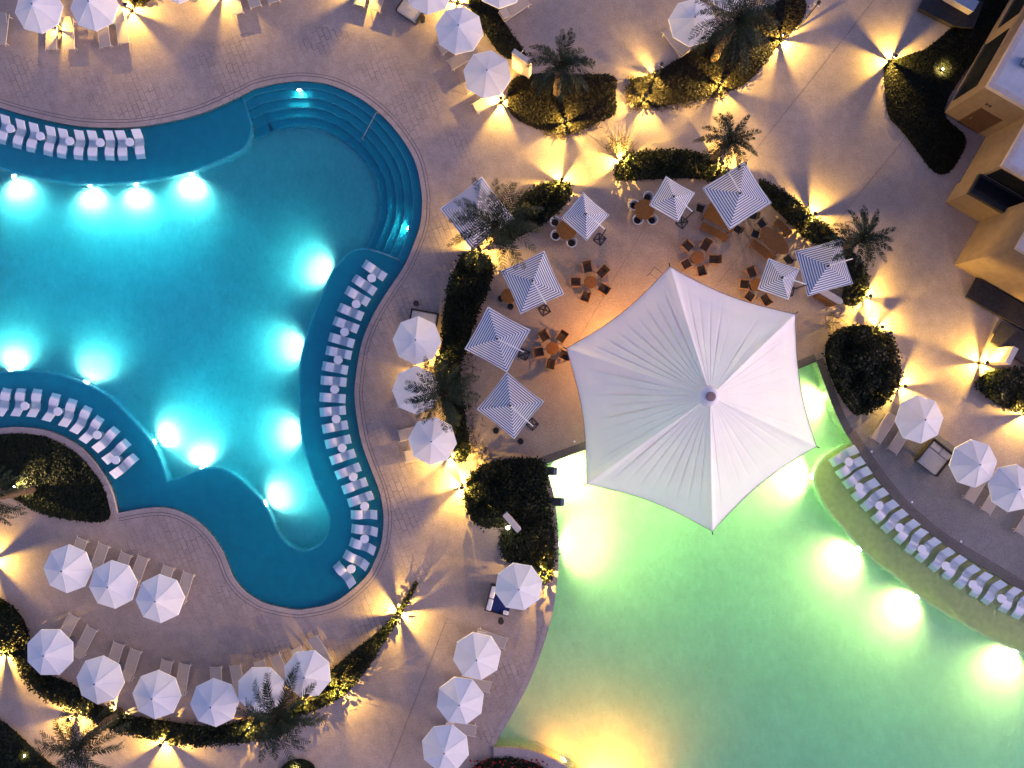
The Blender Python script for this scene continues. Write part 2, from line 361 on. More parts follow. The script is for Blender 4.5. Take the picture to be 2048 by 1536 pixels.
def body(pts):
    mb = MB(); n = len(pts); a = sum(pts[i][0] * pts[(i + 1) % n][1] - pts[(i + 1) % n][0] * pts[i][1] for i in range(n))
    if a < 0: pts = pts[::-1]
    mb.prism(pts, ZD - 0.3, ZW); lo = MB().poly(pts, ZD - 0.3); mb.add(lo.v, [q[::-1] for q in lo.f]); return mb
struct('pool_water', body(OUT), M['water'])

# ------------------------------------------------------------------ right pool
g_left = cat_rom([(1091, 928), (1099, 958), (1108, 993), (1113, 1028), (1116, 1068), (1117, 1118), (1115, 1152), (1111, 1190), (1104, 1232), (1091, 1277), (1076, 1322), (1056, 1370), (1034, 1412), (1018, 1440), (987, 1494)])
g_plant = cat_rom([(987, 1494), (1024, 1494), (1065, 1501), (1099, 1513), (1120, 1524), (1140, 1537), (1175, 1570), (1210, 1640)])
g_right = cat_rom([(2330, 1330), (2150, 1238), (2048, 1183), (1986, 1146), (1936, 1117), (1886, 1086), (1841, 1051), (1801, 1015), (1778, 988), (1746, 946), (1720, 909), (1706, 888), (1688, 860), (1668, 818), (1650, 770), (1632, 721)])
g_out = g_left + g_plant[1:] + [(1210, 1900), (2330, 1900)] + g_right + [(1600, 733)]
g_edge = cat_rom([(1706, 888), (1690, 891), (1672, 899), (1648, 915), (1633, 936), (1628, 958), (1636, 985), (1656, 1020), (1686, 1055), (1721, 1095), (1753, 1125), (1791, 1152), (1838, 1192), (1886, 1223), (1936, 1252), (1986, 1279), (2036, 1301), (2160, 1352), (2330, 1420)])
gi = min(range(len(g_right)), key=lambda i: abs(g_right[i][0] - 1706) + abs(g_right[i][1] - 888))
g_ledge = g_right[:gi + 1] + g_edge
GO = Wl(g_out)
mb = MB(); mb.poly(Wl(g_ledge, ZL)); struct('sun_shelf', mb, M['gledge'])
mb = MB(); mb.wall(Wl(g_edge, ZL), ZD, ZL); mb.wall(GO, ZD, 0.0, True); struct('swim_up_pool_side', mb, M['gtile'])
mb = MB(); mb.poly(GO, ZD); struct('swim_up_pool_floor', mb, M['gtile'])
mb = MB(); strip(mb, Wl(g_edge, ZL), Wl(offset(g_edge, 2.2), ZL), ZL + 0.006); strip(mb, Wl(g_edge, ZL), Wl(offset(g_edge, -2.2), ZL), ZL + 0.006)
struct('sun_shelf_nosing', mb, M['gnosing'])
struct('swim_up_pool_water', body(GO), M['gwater'])

# ------------------------------------------------------------------ deck, patio, coping
mb = MB(); mb.holed([[(-160, -160), (160, -160), (160, 160), (-160, 160)], OUT, GO], 0.0); struct('deck', mb, M['deck'])
mb = MB(); mb.prism(Wl(offset(out_plant, 0)) + Wl(offset(out_plant, -12))[::-1], -0.3, 0.12)
struct('planter_rim', mb, M['coping'])
def ring(name, pts, d0, d1, z0, z1, m):
    mb = MB(); a, b = Wl(offset(pts, d0)), Wl(offset(pts, d1)); n = len(a)
    lo = [(p[0], p[1], z0) for p in a] + [(p[0], p[1], z0) for p in b]
    strip(mb, a, b, z1); mb.wall(a, z0, z1); mb.wall(b, z0, z1)
    return struct(name, mb, m)
ring('pool_coping', out_top, 0, -9.0, -0.12, 0.008, M['coping'])
ring('pool_drain_slot', out_top, -9.4, -10.6, 0.0, 0.005, M['slot'])
ring('pool_coping_border', out_top, -11.0, -15.0, 0.0, 0.008, M['coping'])
ring('pool_border_joint', out_top, -15.3, -16.4, 0.0, 0.005, M['slot'])
ring('pool_surround', out_top[::3], -16.4, -112, 0.0, 0.004, M['blocks'])
ring('swim_up_surround', g_left[26:], 11, 75, 0.0, 0.004, M['blocks'])
ring('swim_up_coping', g_left, 0, 11, -0.1, 0.012, M['coping'])
ring('swim_up_planter_rim', g_plant, 0, 20, -0.2, 0.14, M['coping'])
ring('swim_up_edge', [(1086, 930), (1200, 889), (1350, 832), (1500, 775), (1602, 736), (1634, 723)], 0, -16, -0.1, 0.012, M['darkcoping'])
ring('shelf_side_coping', g_right, 0, 15, -0.1, 0.012, M['darkcoping'])
ring('shelf_side_slot', g_right[:gi + 6], 15.5, 19, 0.0, 0.006, M['slot'])
mb = MB(); mb.poly(Wl([(1708, 826), (1765, 788), (1850, 850), (1960, 930), (2330, 1170), (2330, 1322)] + offset(g_right, 14)[1:gi + 14]), 0.004); struct('grey_walkway', mb, M['walk'])
patio = [(1000, 500), (1060, 455), (1120, 425), (1180, 372), (1240, 364), (1420, 362), (1500, 360), (1590, 445), (1660, 505), (1700, 590), (1690, 640), (1642, 700), (1632, 720), (1600, 732), (1091, 926), (1040, 918), (945, 915), (915, 860), (920, 760), (945, 640), (975, 570)]
mb = MB(); mb.poly(Wl(patio), 0.004); struct('dining_patio', mb, M['patio'])
mb = MB()
for a, b in (((1440, 390), (1756, -10)), ((1150, 690), (1310, 420)), ((1660, 460), (1880, 190)), ((778, 1536), (895, 1235)), ((1510, 470), (1380, 640))):
    p, q = W(*a), W(*b); d = (q - p).normalized(); n = Vector((-d.y, d.x, 0)) * 0.011
    mb.add([(p + n).to_tuple()[:2] + (0.009,), (p - n).to_tuple()[:2] + (0.009,), (q - n).to_tuple()[:2] + (0.009,), (q + n).to_tuple()[:2] + (0.009,)], [(0, 1, 2, 3)])
struct('expansion_joint', mb, M['slot'])

# ------------------------------------------------------------------ lights
def point(parent, name, loc, power, col, size=0.03):
    l = bpy.data.lights.new(name, 'POINT'); l.energy = power; l.color = col; l.shadow_soft_size = size
    o = bpy.data.objects.new(name, l); COL.objects.link(o); o.location = loc
    if parent: o.parent = parent
    return o
def spot(parent, name, loc, direction, power, col, size, blend=1.0, rad=0.06):
    l = bpy.data.lights.new(name, 'SPOT'); l.energy = power; l.color = col; l.spot_size = R(size); l.spot_blend = blend; l.shadow_soft_size = rad
    o = bpy.data.objects.new(name, l); COL.objects.link(o); o.location = loc
    o.rotation_mode = 'QUATERNION'; o.rotation_quaternion = Vector(direction).to_track_quat('-Z', 'Y')
    if parent: o.parent = parent
    return o
WARM = (1.0, 0.62, 0.11)
# bollard: shaft, four posts that throw the wedge shadows, cap
b_shaft = MB().cyl((0, 0), 0.05, 0.045, 0, 0.50, 14).cyl((0, 0), 0.10, 0.10, 0, 0.015, 14).mesh('shaft')
b_posts = MB()
for k in range(4):
    a = PI / 2 * k; b_posts.box((0.080, -0.021, 0.47), (0.092, 0.021, 0.83), Matrix.Rotation(a, 4, 'Z')); b_posts.box((0.03, -0.012, 0.47), (0.079, 0.012, 0.485), Matrix.Rotation(a, 4, 'Z'))
b_posts = b_posts.mesh('lamp_guard')
b_cap = MB().lathe([(0.118, 0.828), (0.128, 0.835), (0.128, 0.86), (0.10, 0.88), (0.02, 0.885)], 18).mesh('cap')
b_bulb = MB().lathe([(0.010, 0.60), (0.022, 0.62), (0.022, 0.70), (0.010, 0.72)], 10).mesh('bulb')
BOLL = []
def bollard(px, py, wedge, label, power=55):
    p = W(px, py, 0.0)
    t = place([('shaft', b_shaft, M['darkmetal'], [('cap', b_cap, M['darkmetal']), ('lamp_guard', b_posts, M['darkmetal'])]), ('bulb', b_bulb, M['bulb'], [])],
              'bollard_light', label, 'bollard light', p, R(90 - wedge), 'lit garden bollards')
    point(t, 'bollard_glow', (0, 0, 0.785), power, WARM, 0.009); BOLL.append((p.x, p.y))
bl = [
 (1130, 247, 163, 'lit bollard at the lower edge of the dark bed under the upper palm'),
 (1287, 201, 37, 'lit bollard at the lower left end of the brown bed'),
 (1437, 174, 27, 'lit bollard on the lower edge of the brown bed, middle of its length'),
 (1311, 154, 30, 'lit bollard beside the short post on the brown bed top edge'),
 (1559, 80, 85, 'lit bollard below the large palm, by the tall lamp post'),
 (1779, 123, 37, 'lit bollard at the tip of the dark lawn facing the building'),
 (1122, 366, 20, 'lit bollard at the end of the hedge above the patio parasol palm'),
 (1243, 324, 40, 'lit bollard in the left end of the arched hedge'),
 (1438, 334, 20, 'lit bollard at the foot of the palm by the arched hedge'),
 (1620, 433, -15, 'lit bollard in the hedge above the oval table'),
 (1729, 595, 13, 'lit bollard beside the largest right-hand striped parasol'),
 (1752, 656, 30, 'lit bollard on the upper rim of the round shrub'),
 (1958, 726, 8, 'lit bollard by the short pale wall near the dark deck'),
 (1797, 772, 8, 'lit bollard to the right of the round shrub'),
 (2050, 828, 75, 'lit bollard at the right picture edge below the corner shrub'),
 (958, 500, 75, 'lit bollard under the fronds of the patio corner palm'),
 (899, 912, 35, 'lit bollard behind the lowest umbrella of the poolside hedge trio'),
 (925, 972, 60, 'lit bollard at the top left of the bulky hedge beside the green pool'),
 (798, 1226, 70, 'lit bollard alone at the tip of the slender hedge'),
 (680, 1373, 5, 'lit bollard halfway along the slender hedge'),
 (505, 1448, 45, 'lit bollard glowing among fronds of the bottom palm'),
 (333, 1478, 45, 'lit bollard on the lower edge of the long bottom hedge'),
 (152, 1428, 0, 'lit bollard in the bottom hedge above the corner palm'),
 (12, 1306, 85, 'lit bollard at the left picture edge in the bottom hedge'),
 (264, 22, 35, 'lit bollard right of the second umbrella along the top edge'),
 (447, -14, 20, 'lit bollard at the top edge between two groups of loungers'),
 (915, 6, 15, 'lit bollard in the top strip bed between three umbrellas'),
 (1002, 205, 50, 'lit bollard below the umbrella beside the pale shower wall'),
 (1088, 1142, 40, 'lit bollard in dry grass behind the umbrella over the navy daybed'),
 (612, 1394, 10, 'lit bollard under the edge of the last umbrella in the bottom row'),
 (-14, 1120, 60, 'lit bollard just off the left edge by the beige loungers'),
 (126, 66, 20, 'lit bollard between the two loungers under the top corner umbrellas'),
 (878, 716, 30, 'lit bollard in leaves below the umbrella with a grey daybed'),
 (845, 745, 30, 'lit bollard between the two upper umbrellas of the poolside hedge trio'),
 (735, -25, 45, 'lit bollard at the top edge beside the wide grey daybed'),
]
for a in bl:
    bollard(a[0], a[1], a[2], a[3], 40 if a[3].startswith('lit bollard between the two loungers') or 'leaves below' in a[3] or 'two upper umbrellas' in a[3] else (100 if 'last umbrella' in a[3] or 'among fronds' in a[3] else 190 * rnd.uniform(0.8, 1.2)))
# small spike spots in planting
s_body = MB().cyl((0, 0), 0.02, 0.02, 0, 0.2, 8).cyl((0, 0), 0.05, 0.06, 0.2, 0.32, 12).mesh('spike')
s_lens = MB().cyl((0, 0), 0.052, 0.052, 0.32, 0.325, 12).mesh('lens')
def spike(px, py, label, d, power=40):
    p = W(px, py); t = place([('spike', s_body, M['darkmetal'], [('lens', s_lens, M['bulb'])])], 'garden_spotlight', label, 'garden light', p, 0, 'small spotlights in the planting')
    spot(t, 'garden_spot', (0, 0, 0.62), d, power, (1.0, 0.74, 0.25), 120, 0.8, 0.03); BOLL.append((p.x, p.y))
spike(1880, 142, 'small spotlight alone in the middle of the dark lawn', (0.2, 0.1, -1), 70)
spike(35, 972, 'small spotlight in the round planter ringed by the pool', (1, 0.12, -0.42), 170)
spike(232, 1436, 'small spotlight in the bottom hedge between two umbrellas', (0.25, 0.5, -0.7), 190)
spike(55, 1507, 'faint small spotlight in the bottom left corner planting', (0, 0, -1), 9)
spike(592, 1538, 'small spotlight in the little bed on the bottom edge', (0, 0, -1), 60)
# underwater lights
u_ring = MB().tube([(0, 0, 0), (0.04, 0, 0)], [0.17, 0.15], 16).mesh('housing')
u_lens = MB().tube([(0.04, 0, 0), (0.055, 0, 0)], [0.13, 0.11], 16).mesh('lens')
def pool_light(px, py, dx, dy, label, power, col, z=-0.78, size=165, down=-0.25, grp='underwater pool lights'):
    a = ang(dx, dy); p = W(px, py, ZL); p.z = z
    t = place([('housing', u_ring, M['whitemetal'], [('lens', u_lens, M['lens'])])], 'underwater_light', label, 'pool light', p, a, grp)
    if col[1] < 0.6: spot(t, 'underwater_beam', (0.14, 0, 0.3), (1, 0, -0.16), power * 2.1, col, 168, 1.0, 0.15); return
    if size < 150: spot(t, 'underwater_beam', (0.14, 0, 0), (1, 0, down), power, col, size, 1.0, 0.08); return
    wide, core, cone, dn = (0.74, 1.6, 124, -0.68) if col[2] > 0.6 else (2.1, 0.95, 128, -0.60)
    spot(t, 'underwater_beam', (0.14, 0, 0), (1, 0, down), power * wide, col, size, 1.0, 0.08)
    spot(t, 'underwater_core', (0.14, 0, 0), (1, 0, dn), power * core, col, cone, 1.0, 0.10)
CW = (1.0, 0.95, 0.72)
PL = 150
for a in [
 (25, 350, 0.15, 1, 'underwater light in the top ledge wall, nearest the left edge', PL),
 (177, 369, 0, 1, 'underwater light in the top ledge wall, second from the left edge', PL),
 (270, 367, -0.1, 1, 'underwater light in the top ledge wall, third from the left edge', PL),
 (382, 345, -0.2, 1, 'underwater light in the top ledge wall, nearest the steps', PL * 1.3),
 (17, 742, 0.1, -1, 'underwater light in the lower ledge wall at the left edge', PL),
 (170, 765, 0.35, -1, 'underwater light in the lower ledge wall above the arc of loungers', PL),
 (306, 884, 0.85, -0.5, 'underwater light near the sharp corner, beside the last arc lounger', PL),
 (402, 938, -0.2, -1, 'underwater light just right of the sharp ledge corner', PL),
 (529, 1008, 0.85, -0.5, 'underwater light facing the narrow bay of the blue pool', PL),
 (663, 548, -1, -0.4, 'underwater light below the upper end of the long lounger row', PL * 1.1),
 (609, 690, -1, 0.1, 'underwater light below the upper middle of the long lounger row', PL * 1.1),
 (603, 868, -1, 0.0, 'underwater light below the lower middle of the long lounger row', PL * 1.1)]:
    pool_light(*a, CW)
pool_light(601, 182, 0.0, 1, 'small step light at the top of the curved pool steps', 5, (1, .98, .8), -0.18, 120, -0.8)
pool_light(818, 458, -1, -0.15, 'small step light at the right end of the curved pool steps', 5, (1, .98, .8), -0.18, 120, -0.8)
GW = (1.0, 0.87, 0.30)
GP = 125
for a in [
 (1721, 1098, -0.75, 0.7, 'underwater light in the sun shelf wall, upper of three along it', GP),
 (1838, 1195, -0.7, 0.75, 'underwater light in the sun shelf wall, middle of three along it', GP),
 (2034, 1303, -0.5, 0.85, 'underwater light in the sun shelf wall by the right edge', GP),
 (1627, 952, -1, 0.05, 'underwater light in the rounded nose of the sun shelf', GP * 1.1),
 (1118, 1090, 1, 0.05, 'underwater light in the left wall of the green pool', GP * 1.5),
 (1098, 945, 1, 0.2, 'underwater light near the upper corner of the green pool', GP * 1.3),
 (1125, 918, 0.5, 0.85, 'underwater light under the edge of the big tent', GP),
 (1655, 790, -0.9, 0.45, 'underwater light in the short top right wall of the green pool', GP * 0.9),
 (1340, 838, 0.3, 1, 'underwater light below the tent mast', GP * 1.2),
 (1500, 778, 0.3, 1, 'underwater light below the right part of the tent', GP * 1.2)]:
    pool_light(*a, GW)
pool_light(1128, 1528, -0.30, -0.95, 'amber underwater light by the red flower planter', 210, (1.0, 0.205, 0.022))
pool_light(1205, 1600, 0.2, -0.95, 'amber underwater light under the bottom picture edge', 560, (1.0, 0.215, 0.025))
for a in [(1500, 1890, 0.1, -1, 'added unseen fill light at the lower pool wall, middle', 150), (1900, 1890, 0, -1, 'added unseen fill light at the lower pool wall, right', 170), (2320, 1600, -1, 0, 'added unseen fill light at the far right pool wall', 170)]:
    pool_light(*a, (0.42, 1.0, 0.86))  # unseen fill lamps, added to brighten the far water of the green pool

# ------------------------------------------------------------------ in-water loungers and tables
def ribbon(prof, w, th):
    mb = MB(); n = len(prof); vs = []
    for (x, z) in prof:
        for y in (-w / 2, w / 2): vs.append((x, y, z))
    for (x, z) in prof:
        for y in (-w / 2, w / 2): vs.append((x, y, z - th))
    fs = []
    o = 2 * n
    for i in range(n - 1):
        a = 2 * i
        fs += [(a, a + 2, a + 3, a + 1), (o + a, o + a + 1, o + a + 3, o + a + 2), (a, o + a, o + a + 2, a + 2), (a + 1, a + 3, o + a + 3, o + a + 1)]
    fs += [(0, 1, o + 1, o), (2 * n - 2, o + 2 * n - 2, o + 2 * n - 1, 2 * n - 1)]
    return mb.add(vs, fs)
prof = [(x, z) for x, z in cat_rom([(-0.92, -0.15), (-0.78, -0.07), (-0.62, 0.01), (-0.42, 0.06), (-0.22, 0.04), (-0.05, -0.02), (0.12, -0.065), (0.3, -0.05), (0.46, 0.03), (0.62, 0.15), (0.78, 0.27), (0.92, 0.37)], 0.05)]
shell = ribbon(prof, 0.60, 0.045); shell.smooth = False; shell_me = shell.mesh('seat_shell')
foot = MB().box((-0.66, -0.22, -0.33), (-0.18, 0.22, 0.0)).box((0.05, -0.22, -0.33), (0.5, 0.22, -0.10)).mesh('base_block')
def water_lounger(fp, hp, label, group):
    fx, fy = fp; hx, hy = hp
    a = W(fx, fy, ZW); b = W(hx, hy, ZW + 0.33); d = b - a
    c = (a + b) / 2; c.z = ZW
    place([('seat_shell', shell_me, M['shell'], [('base_block', foot, M['shell'])])], 'water_lounger', label, 'pool lounger', c, math.atan2(d.y, d.x), group)
tt = MB().lathe([(0.27, 0.30), (0.285, 0.31), (0.285, 0.33), (0.275, 0.34), (0.01, 0.34)], 28).mesh('table_top')
ts = MB().lathe([(0.19, -0.33), (0.14, -0.28), (0.09, 0.0), (0.10, 0.30)], 18).mesh('stem')
def water_table(px, py, label):
    p = W(px, py, ZW + 0.34); p.z = ZW
    place([('table_top', tt, M['shell'], []), ('stem', ts, M['shell'], [])], 'water_side_table', label, 'side table', p, 0, 'round white tables standing in the water')
top = [((39 - 31), (8, 260)), (31, (39, 269)), (27, (66, 276)), (23, (100, 283)), (20, (126, 288)), (18, (159, 291)), (14, (186, 292)), (11, (220, 292)), (8, (245, 292)), (3, (279, 289))]
n = len(top)
for i, (lean, (cx, cy)) in enumerate(top):
    tilt = (16, 15, 14, 12, 10, 8, 5, 3, 0, -4)[i]
    dx, dy = -math.sin(R(tilt)), math.cos(R(tilt))
    head = (cx - dx * 29, cy - dy * 29); ft = (cx + dx * 29, cy + dy * 29)
    head = (head[0] - 6, head[1] - 3)
    k = n - 1 - i
    water_lounger(ft, head, ('white wave lounger on the top ledge, first in its row by the steps' if k == 0 else f'white wave lounger on the top ledge, {ORD[k]} along its row from the steps'), 'wave loungers on the top ledge')
for i, (x, y) in enumerate([(20, 257), (80, 272), (139, 282), (200, 285), (259, 284)]):
    water_table(x, y, f'round white water table on the top ledge, {ORD[4 - i]} from the pool steps')
arc = [((13, 777), (-3, 831)), ((41, 777), (30, 832)), ((74, 778), (62, 834)), ((112, 787), (92, 842)), ((145, 798), (125, 853)), ((176, 814), (147, 865)), ((200, 835), (165, 883)), ((232, 858), (190, 900)), ((255, 883), (209, 923)), ((271, 912), (224, 952))]
for i, (f, h) in enumerate(arc):
    k = 9 - i
    water_lounger(f, h, f'white wave lounger in the arc round the planter, {ORD[k]} from its lower end', 'wave loungers in an arc round the planter')
for i, (x, y) in enumerate([(49, 812), (115, 823), (194, 870), (231, 920)]):
    water_table(x, y, f'round white water table in the planter arc, {ORD[3 - i]} from its lower end')
row = [((726, 525), (771, 556)), ((706, 554), (751, 585)), ((691, 578), (738, 606)), ((676, 613), (726, 634)), ((666, 640), (717, 659)), ((657, 673), (708, 688)), ((651, 700), (703, 711)), ((643, 731), (696, 741)),
       ((639, 760), (694, 765)), ((637, 794), (692, 798)), ((638, 825), (692, 820)), ((642, 859), (697, 849)), ((648, 890), (703, 877)), ((658, 923), (712, 905)), ((668, 953), (723, 932)), ((682, 982), (736, 962)),
       ((693, 1008), (748, 989)), ((699, 1030), (756, 1030)), ((701, 1057), (756, 1065)), ((698, 1083), (751, 1103)), ((687, 1107), (736, 1135)), ((671, 1128), (706, 1172))]
for i, (f, h) in enumerate(row):
    water_lounger(f, h, f'white wave lounger in the long curved row, {ORD[i]} from the pool steps end' if i < 11 else f'white wave lounger in the long curved row, {ORD[21 - i]} from its bottom end', 'wave loungers in the long curved row')
tabs = [(743, 556), (712, 608), (689, 664), (676, 720), (669, 779), (672, 838), (684, 896), (706, 954), (729, 1013), (729, 1078), (702, 1138)]
for i, (x, y) in enumerate(tabs):
    water_table(x, y, f'round white water table in the long curved row, {ORD[i]} from the steps' if i < 6 else f'round white water table in the long curved row, {ORD[10 - i]} from the bottom')
shelf = [((1664, 927), (1713, 898)), ((1680, 949), (1723, 922)), ((1694, 969), (1736, 942)), ((1711, 995), (1752, 965)), ((1731, 1014), (1768, 985)), ((1753, 1038), (1788, 1009)), ((1772, 1058), (1807, 1027)), ((1798, 1080), (1830, 1048)),
         ((1819, 1102), (1847, 1064)), ((1841, 1116), (1872, 1084)), ((1867, 1136), (1900, 1104)), ((1894, 1153), (1924, 1119)), ((1918, 1171), (1951, 1138)), ((1949, 1189), (1976, 1152)), ((1972, 1203), (2005, 1168)), ((2008, 1219), (2034, 1182)), ((2034, 1231), (2060, 1196)), ((2062, 1247), (2089, 1212))]
for i, (f, h) in enumerate(shelf):
    water_lounger(f, h, f'white wave lounger on the sand coloured shelf, {ORD[i]} from its rounded nose', 'wave loungers on the sand coloured shelf')
for i, (x, y) in enumerate([(1698, 924), (1719, 974), (1759, 1011), (1799, 1055), (1844, 1098), (1892, 1132), (1946, 1169), (2003, 1197)]):
    water_table(x, y, f'round white water table on the sand coloured shelf, {ORD[i]} from its rounded nose')
# handrails in the water
def handrail(a, b, label):
    A, B = W(*a), W(*b); p = (A + B) / 2; L = (B - A).length / 2
    t = thing('pool_handrail', label, 'handrail', (p.x, p.y, 0), math.atan2((B - A).y, (B - A).x))
    obj('rail', MB().tube([(-L, 0, 0.05), (-L + 0.1, 0, 0.42), (L - 0.1, 0, 0.0), (L, 0, -0.3)], 0.024, 8), M['greymetal'], t)
    obj('post', MB().tube([(-L + 0.05, 0, 0.25), (-L + 0.05, 0, -0.3)], 0.024, 8), M['greymetal'], t)
    obj('post', MB().tube([(L - 0.15, 0, 0.02), (L - 0.15, 0, -1.3)], 0.024, 8), M['greymetal'], t)
handrail((757, 226), (722, 281), 'thin metal handrail across the middle of the curved pool steps')
handrail((799, 521), (738, 497), 'thin metal handrail at the lower end of the pool steps')

# ------------------------------------------------------------------ octagonal umbrellas
RIM, APX, RU = 2.25, 2.86, 1.55
def octa():
    mb = MB(); vs = []; fs = []; rr = [0.30, 0.75, 1.2, RU]
    def hz(r): t = r / RU; return APX - (APX - RIM) * (t ** 0.93)
    for r in rr:
        for k in range(8): a = PI / 4 * k; vs.append((r * math.cos(a), r * math.sin(a), hz(r)))
    for k in range(8): a = PI / 4 * k; vs.append((RU * math.cos(a) * 1.004, RU * math.sin(a) * 1.004, RIM - 0.07))
    for i in range(4):
        for k in range(8):
            a, b = i * 8 + k, i * 8 + (k + 1) % 8; fs.append((a, a + 8, b + 8, b))
    fs.append(tuple(range(7, -1, -1)))
    mb.add(vs, fs)
    for k in range(8):                       # raised seam along each rib
        a = PI / 4 * k; c, s = math.cos(a), math.sin(a)
        mb.tube([(0.3 * c, 0.3 * s, hz(0.3) + 0.004), (RU * c, RU * s, RIM + 0.004)], 0.009, 5)
    return mb.mesh('canopy')
o_canopy = octa()
vm = MB(); vs = [(0.34 * math.cos(PI / 4 * k), 0.34 * math.sin(PI / 4 * k), APX - 0.085) for k in range(8)] + [(0, 0, APX + 0.05)]
vm.add(vs, [(k, (k + 1) % 8, 8) for k in range(8)]); vm = vm.mesh('vent_cap')
o_fin = MB().lathe([(0.045, APX + 0.02), (0.05, APX + 0.06), (0.03, APX + 0.11), (0.005, APX + 0.12)], 10).mesh('finial')
o_pole = MB().cyl((0, 0), 0.028, 0.025, 0.06, APX, 12).mesh('pole')
o_base = MB().lathe([(0.30, 0.0), (0.30, 0.05), (0.28, 0.07), (0.05, 0.08), (0.045, 0.25)], 20).mesh('base')
o_rib = []
for k in range(8):
    a = PI / 4 * k; c, s = math.cos(a), math.sin(a)
    o_rib.append(MB().tube([(0.03 * c, 0.03 * s, APX - 0.04), ((RU - .05) * c, (RU - .05) * s, RIM - 0.02)], 0.011, 5).mesh('rib'))
umb_proto = [('canopy', o_canopy, M['canvas'], [('vent_cap', vm, M['canvas'])]), ('finial', o_fin, M['darkmetal'], []), ('pole', o_pole, M['whitemetal'], []), ('base', o_base, M['greymetal'], [])] + [('rib', r, M['whitemetal'], []) for r in o_rib]
umbs = [
 (78, 19, 172, 'white octagonal umbrella in the top left corner beside a leaf shadow'),
 (189, 15, 176, 'white octagonal umbrella at the top edge, second from the left corner'),
 (359, -43, 0, 'white octagonal umbrella only peeping over the top edge above the blue pool'),
 (857, -20, 3, 'white octagonal umbrella cut by the top edge over a wide grey daybed'),
 (919, 61, 10, 'white octagonal umbrella beside the dark strip bed, upper of two whole ones'),
 (975, 148, 10, 'white octagonal umbrella left of the pale shower wall and the upper palm'),
 (999, -31, 2, 'white octagonal umbrella cut by the top edge right of the strip bed'),
 (1386, 45, 8, 'white octagonal umbrella beside the largest upper palm, over one lounger'),
 (1462, -22, 12, 'white octagonal umbrella mostly hidden behind the largest upper palm'),
 (1838, 838, -4, 'white octagonal umbrella nearest the round shrub on the grey walkway'),
 (1945, 926, -5, 'white octagonal umbrella next to the black framed daybed'),
 (2025, 977, 11, 'white octagonal umbrella at the right edge above the sand coloured shelf'),
 (835, 681, 3, 'white octagonal umbrella, top of the three along the poolside hedge'),
 (834, 781, 0, 'white octagonal umbrella half covered by palm fronds beside the long hedge'),
 (864, 882, 6, 'white octagonal umbrella, lowest of the three along the poolside hedge'),
 (1036, 1173, -13, 'white octagonal umbrella over the navy daybed'),
 (135, 1138, 2, 'white octagonal umbrella, leftmost of the three standing below the planter'),
 (226, 1169, -5, 'white octagonal umbrella, middle of the three standing below the planter'),
 (319, 1199, -3, 'white octagonal umbrella, rightmost of the three standing below the planter'),
 (100, 1305, 22, 'white octagonal umbrella at the left end of the bottom row'),
 (202, 1361, 6, 'white octagonal umbrella, second from the left in the bottom row'),
 (313, 1391, 3, 'white octagonal umbrella, third from the left in the bottom row'),
 (428, 1405, -3, 'white octagonal umbrella lowest in the bottom row, left of the palm'),
 (522, 1381, 22, 'white octagonal umbrella in the bottom row overlapped by palm fronds'),
 (616, 1348, 17, 'white octagonal umbrella at the right end of the bottom row'),
 (955, 1311, -10, 'white octagonal umbrella, upper of the three beside the green pool edge'),
 (922, 1402, -15, 'white octagonal umbrella, middle of the three beside the green pool edge'),
 (892, 1496, 16, 'white octagonal umbrella, lowest of the three beside the green pool edge'),
]
for x, y, rot, lab in umbs:
    p = W(x, y, RIM); p.z = 0
    t = place(umb_proto, 'sun_umbrella', lab, 'umbrella', p, R(90 - rot), 'white octagonal umbrellas')
    t.rotation_euler[0] = R(rnd.uniform(-1.3, 1.3)); t.rotation_euler[1] = R(rnd.uniform(-1.3, 1.3))

# ------------------------------------------------------------------ deck loungers, daybeds
lw = 0.36
l_frame = MB()
for s in (-1, 1):
    l_frame.tube([(-1.04, s * lw, 0.33), (1.04, s * lw, 0.33)], 0.02, 6)
    l_frame.tube([(-1.0, s * lw, 0.33), (-1.13, s * (lw + 0.035), 0.30)], 0.014, 6)
    l_frame.tube([(0.42, s * (lw - 0.05), 0.36), (1.02, s * (lw - 0.05), 0.60)], 0.014, 6)
for x in (-1.0, 0.0, 1.02): l_frame.tube([(x, -lw, 0.33), (x, lw, 0.33)], 0.018, 6)
l_frame = l_frame.mesh('frame')
l_seat = ribbon([(-1.0, 0.355), (-0.6, 0.345), (-0.2, 0.345), (0.2, 0.345), (0.40, 0.355)], 0.68, 0.015).mesh('seat')
l_back = ribbon([(0.42, 0.36), (0.6, 0.425), (0.8, 0.51), (1.02, 0.61)], 0.64, 0.015).mesh('backrest')
l_legs = [MB().tube([(x, s * lw, 0.33), (x * 1.03, s * lw, 0.0)], 0.02, 6).mesh('leg') for x in (-0.88, 0.88) for s in (-1, 1)]
lounge_proto = [('frame', l_frame, M['slingframe'], []), ('seat', l_seat, M['sling'], []), ('backrest', l_back, M['sling'], [])] + [('leg', m, M['slingframe'], []) for m in l_legs]
def lounger(px, py, dx, dy, label):
    a = ang(dx, dy); p = W(px, py, 0.35) + Vector((math.cos(a), math.sin(a), 0)) * 1.0; p.z = 0
    place(lounge_proto, 'sun_lounger', label, 'sun lounger', p, a, 'beige sling loungers on the deck')
def pair(who, a, b, sa='left', sb='right'):
    lounger(*a, f'beige lounger, {sa} of pair {who}'); lounger(*b, f'beige lounger, {sb} of pair {who}')
pair('under the leftmost umbrella below the planter', (164, 1079, -.35, .93), (207, 1090, -.325, .946))
pair('under the middle umbrella below the planter', (252, 1108, -.34, .94), (286, 1115, -.34, .94))
pair('under the rightmost umbrella below the planter', (337, 1134, -.3, .95), (377, 1147, -.3, .95))
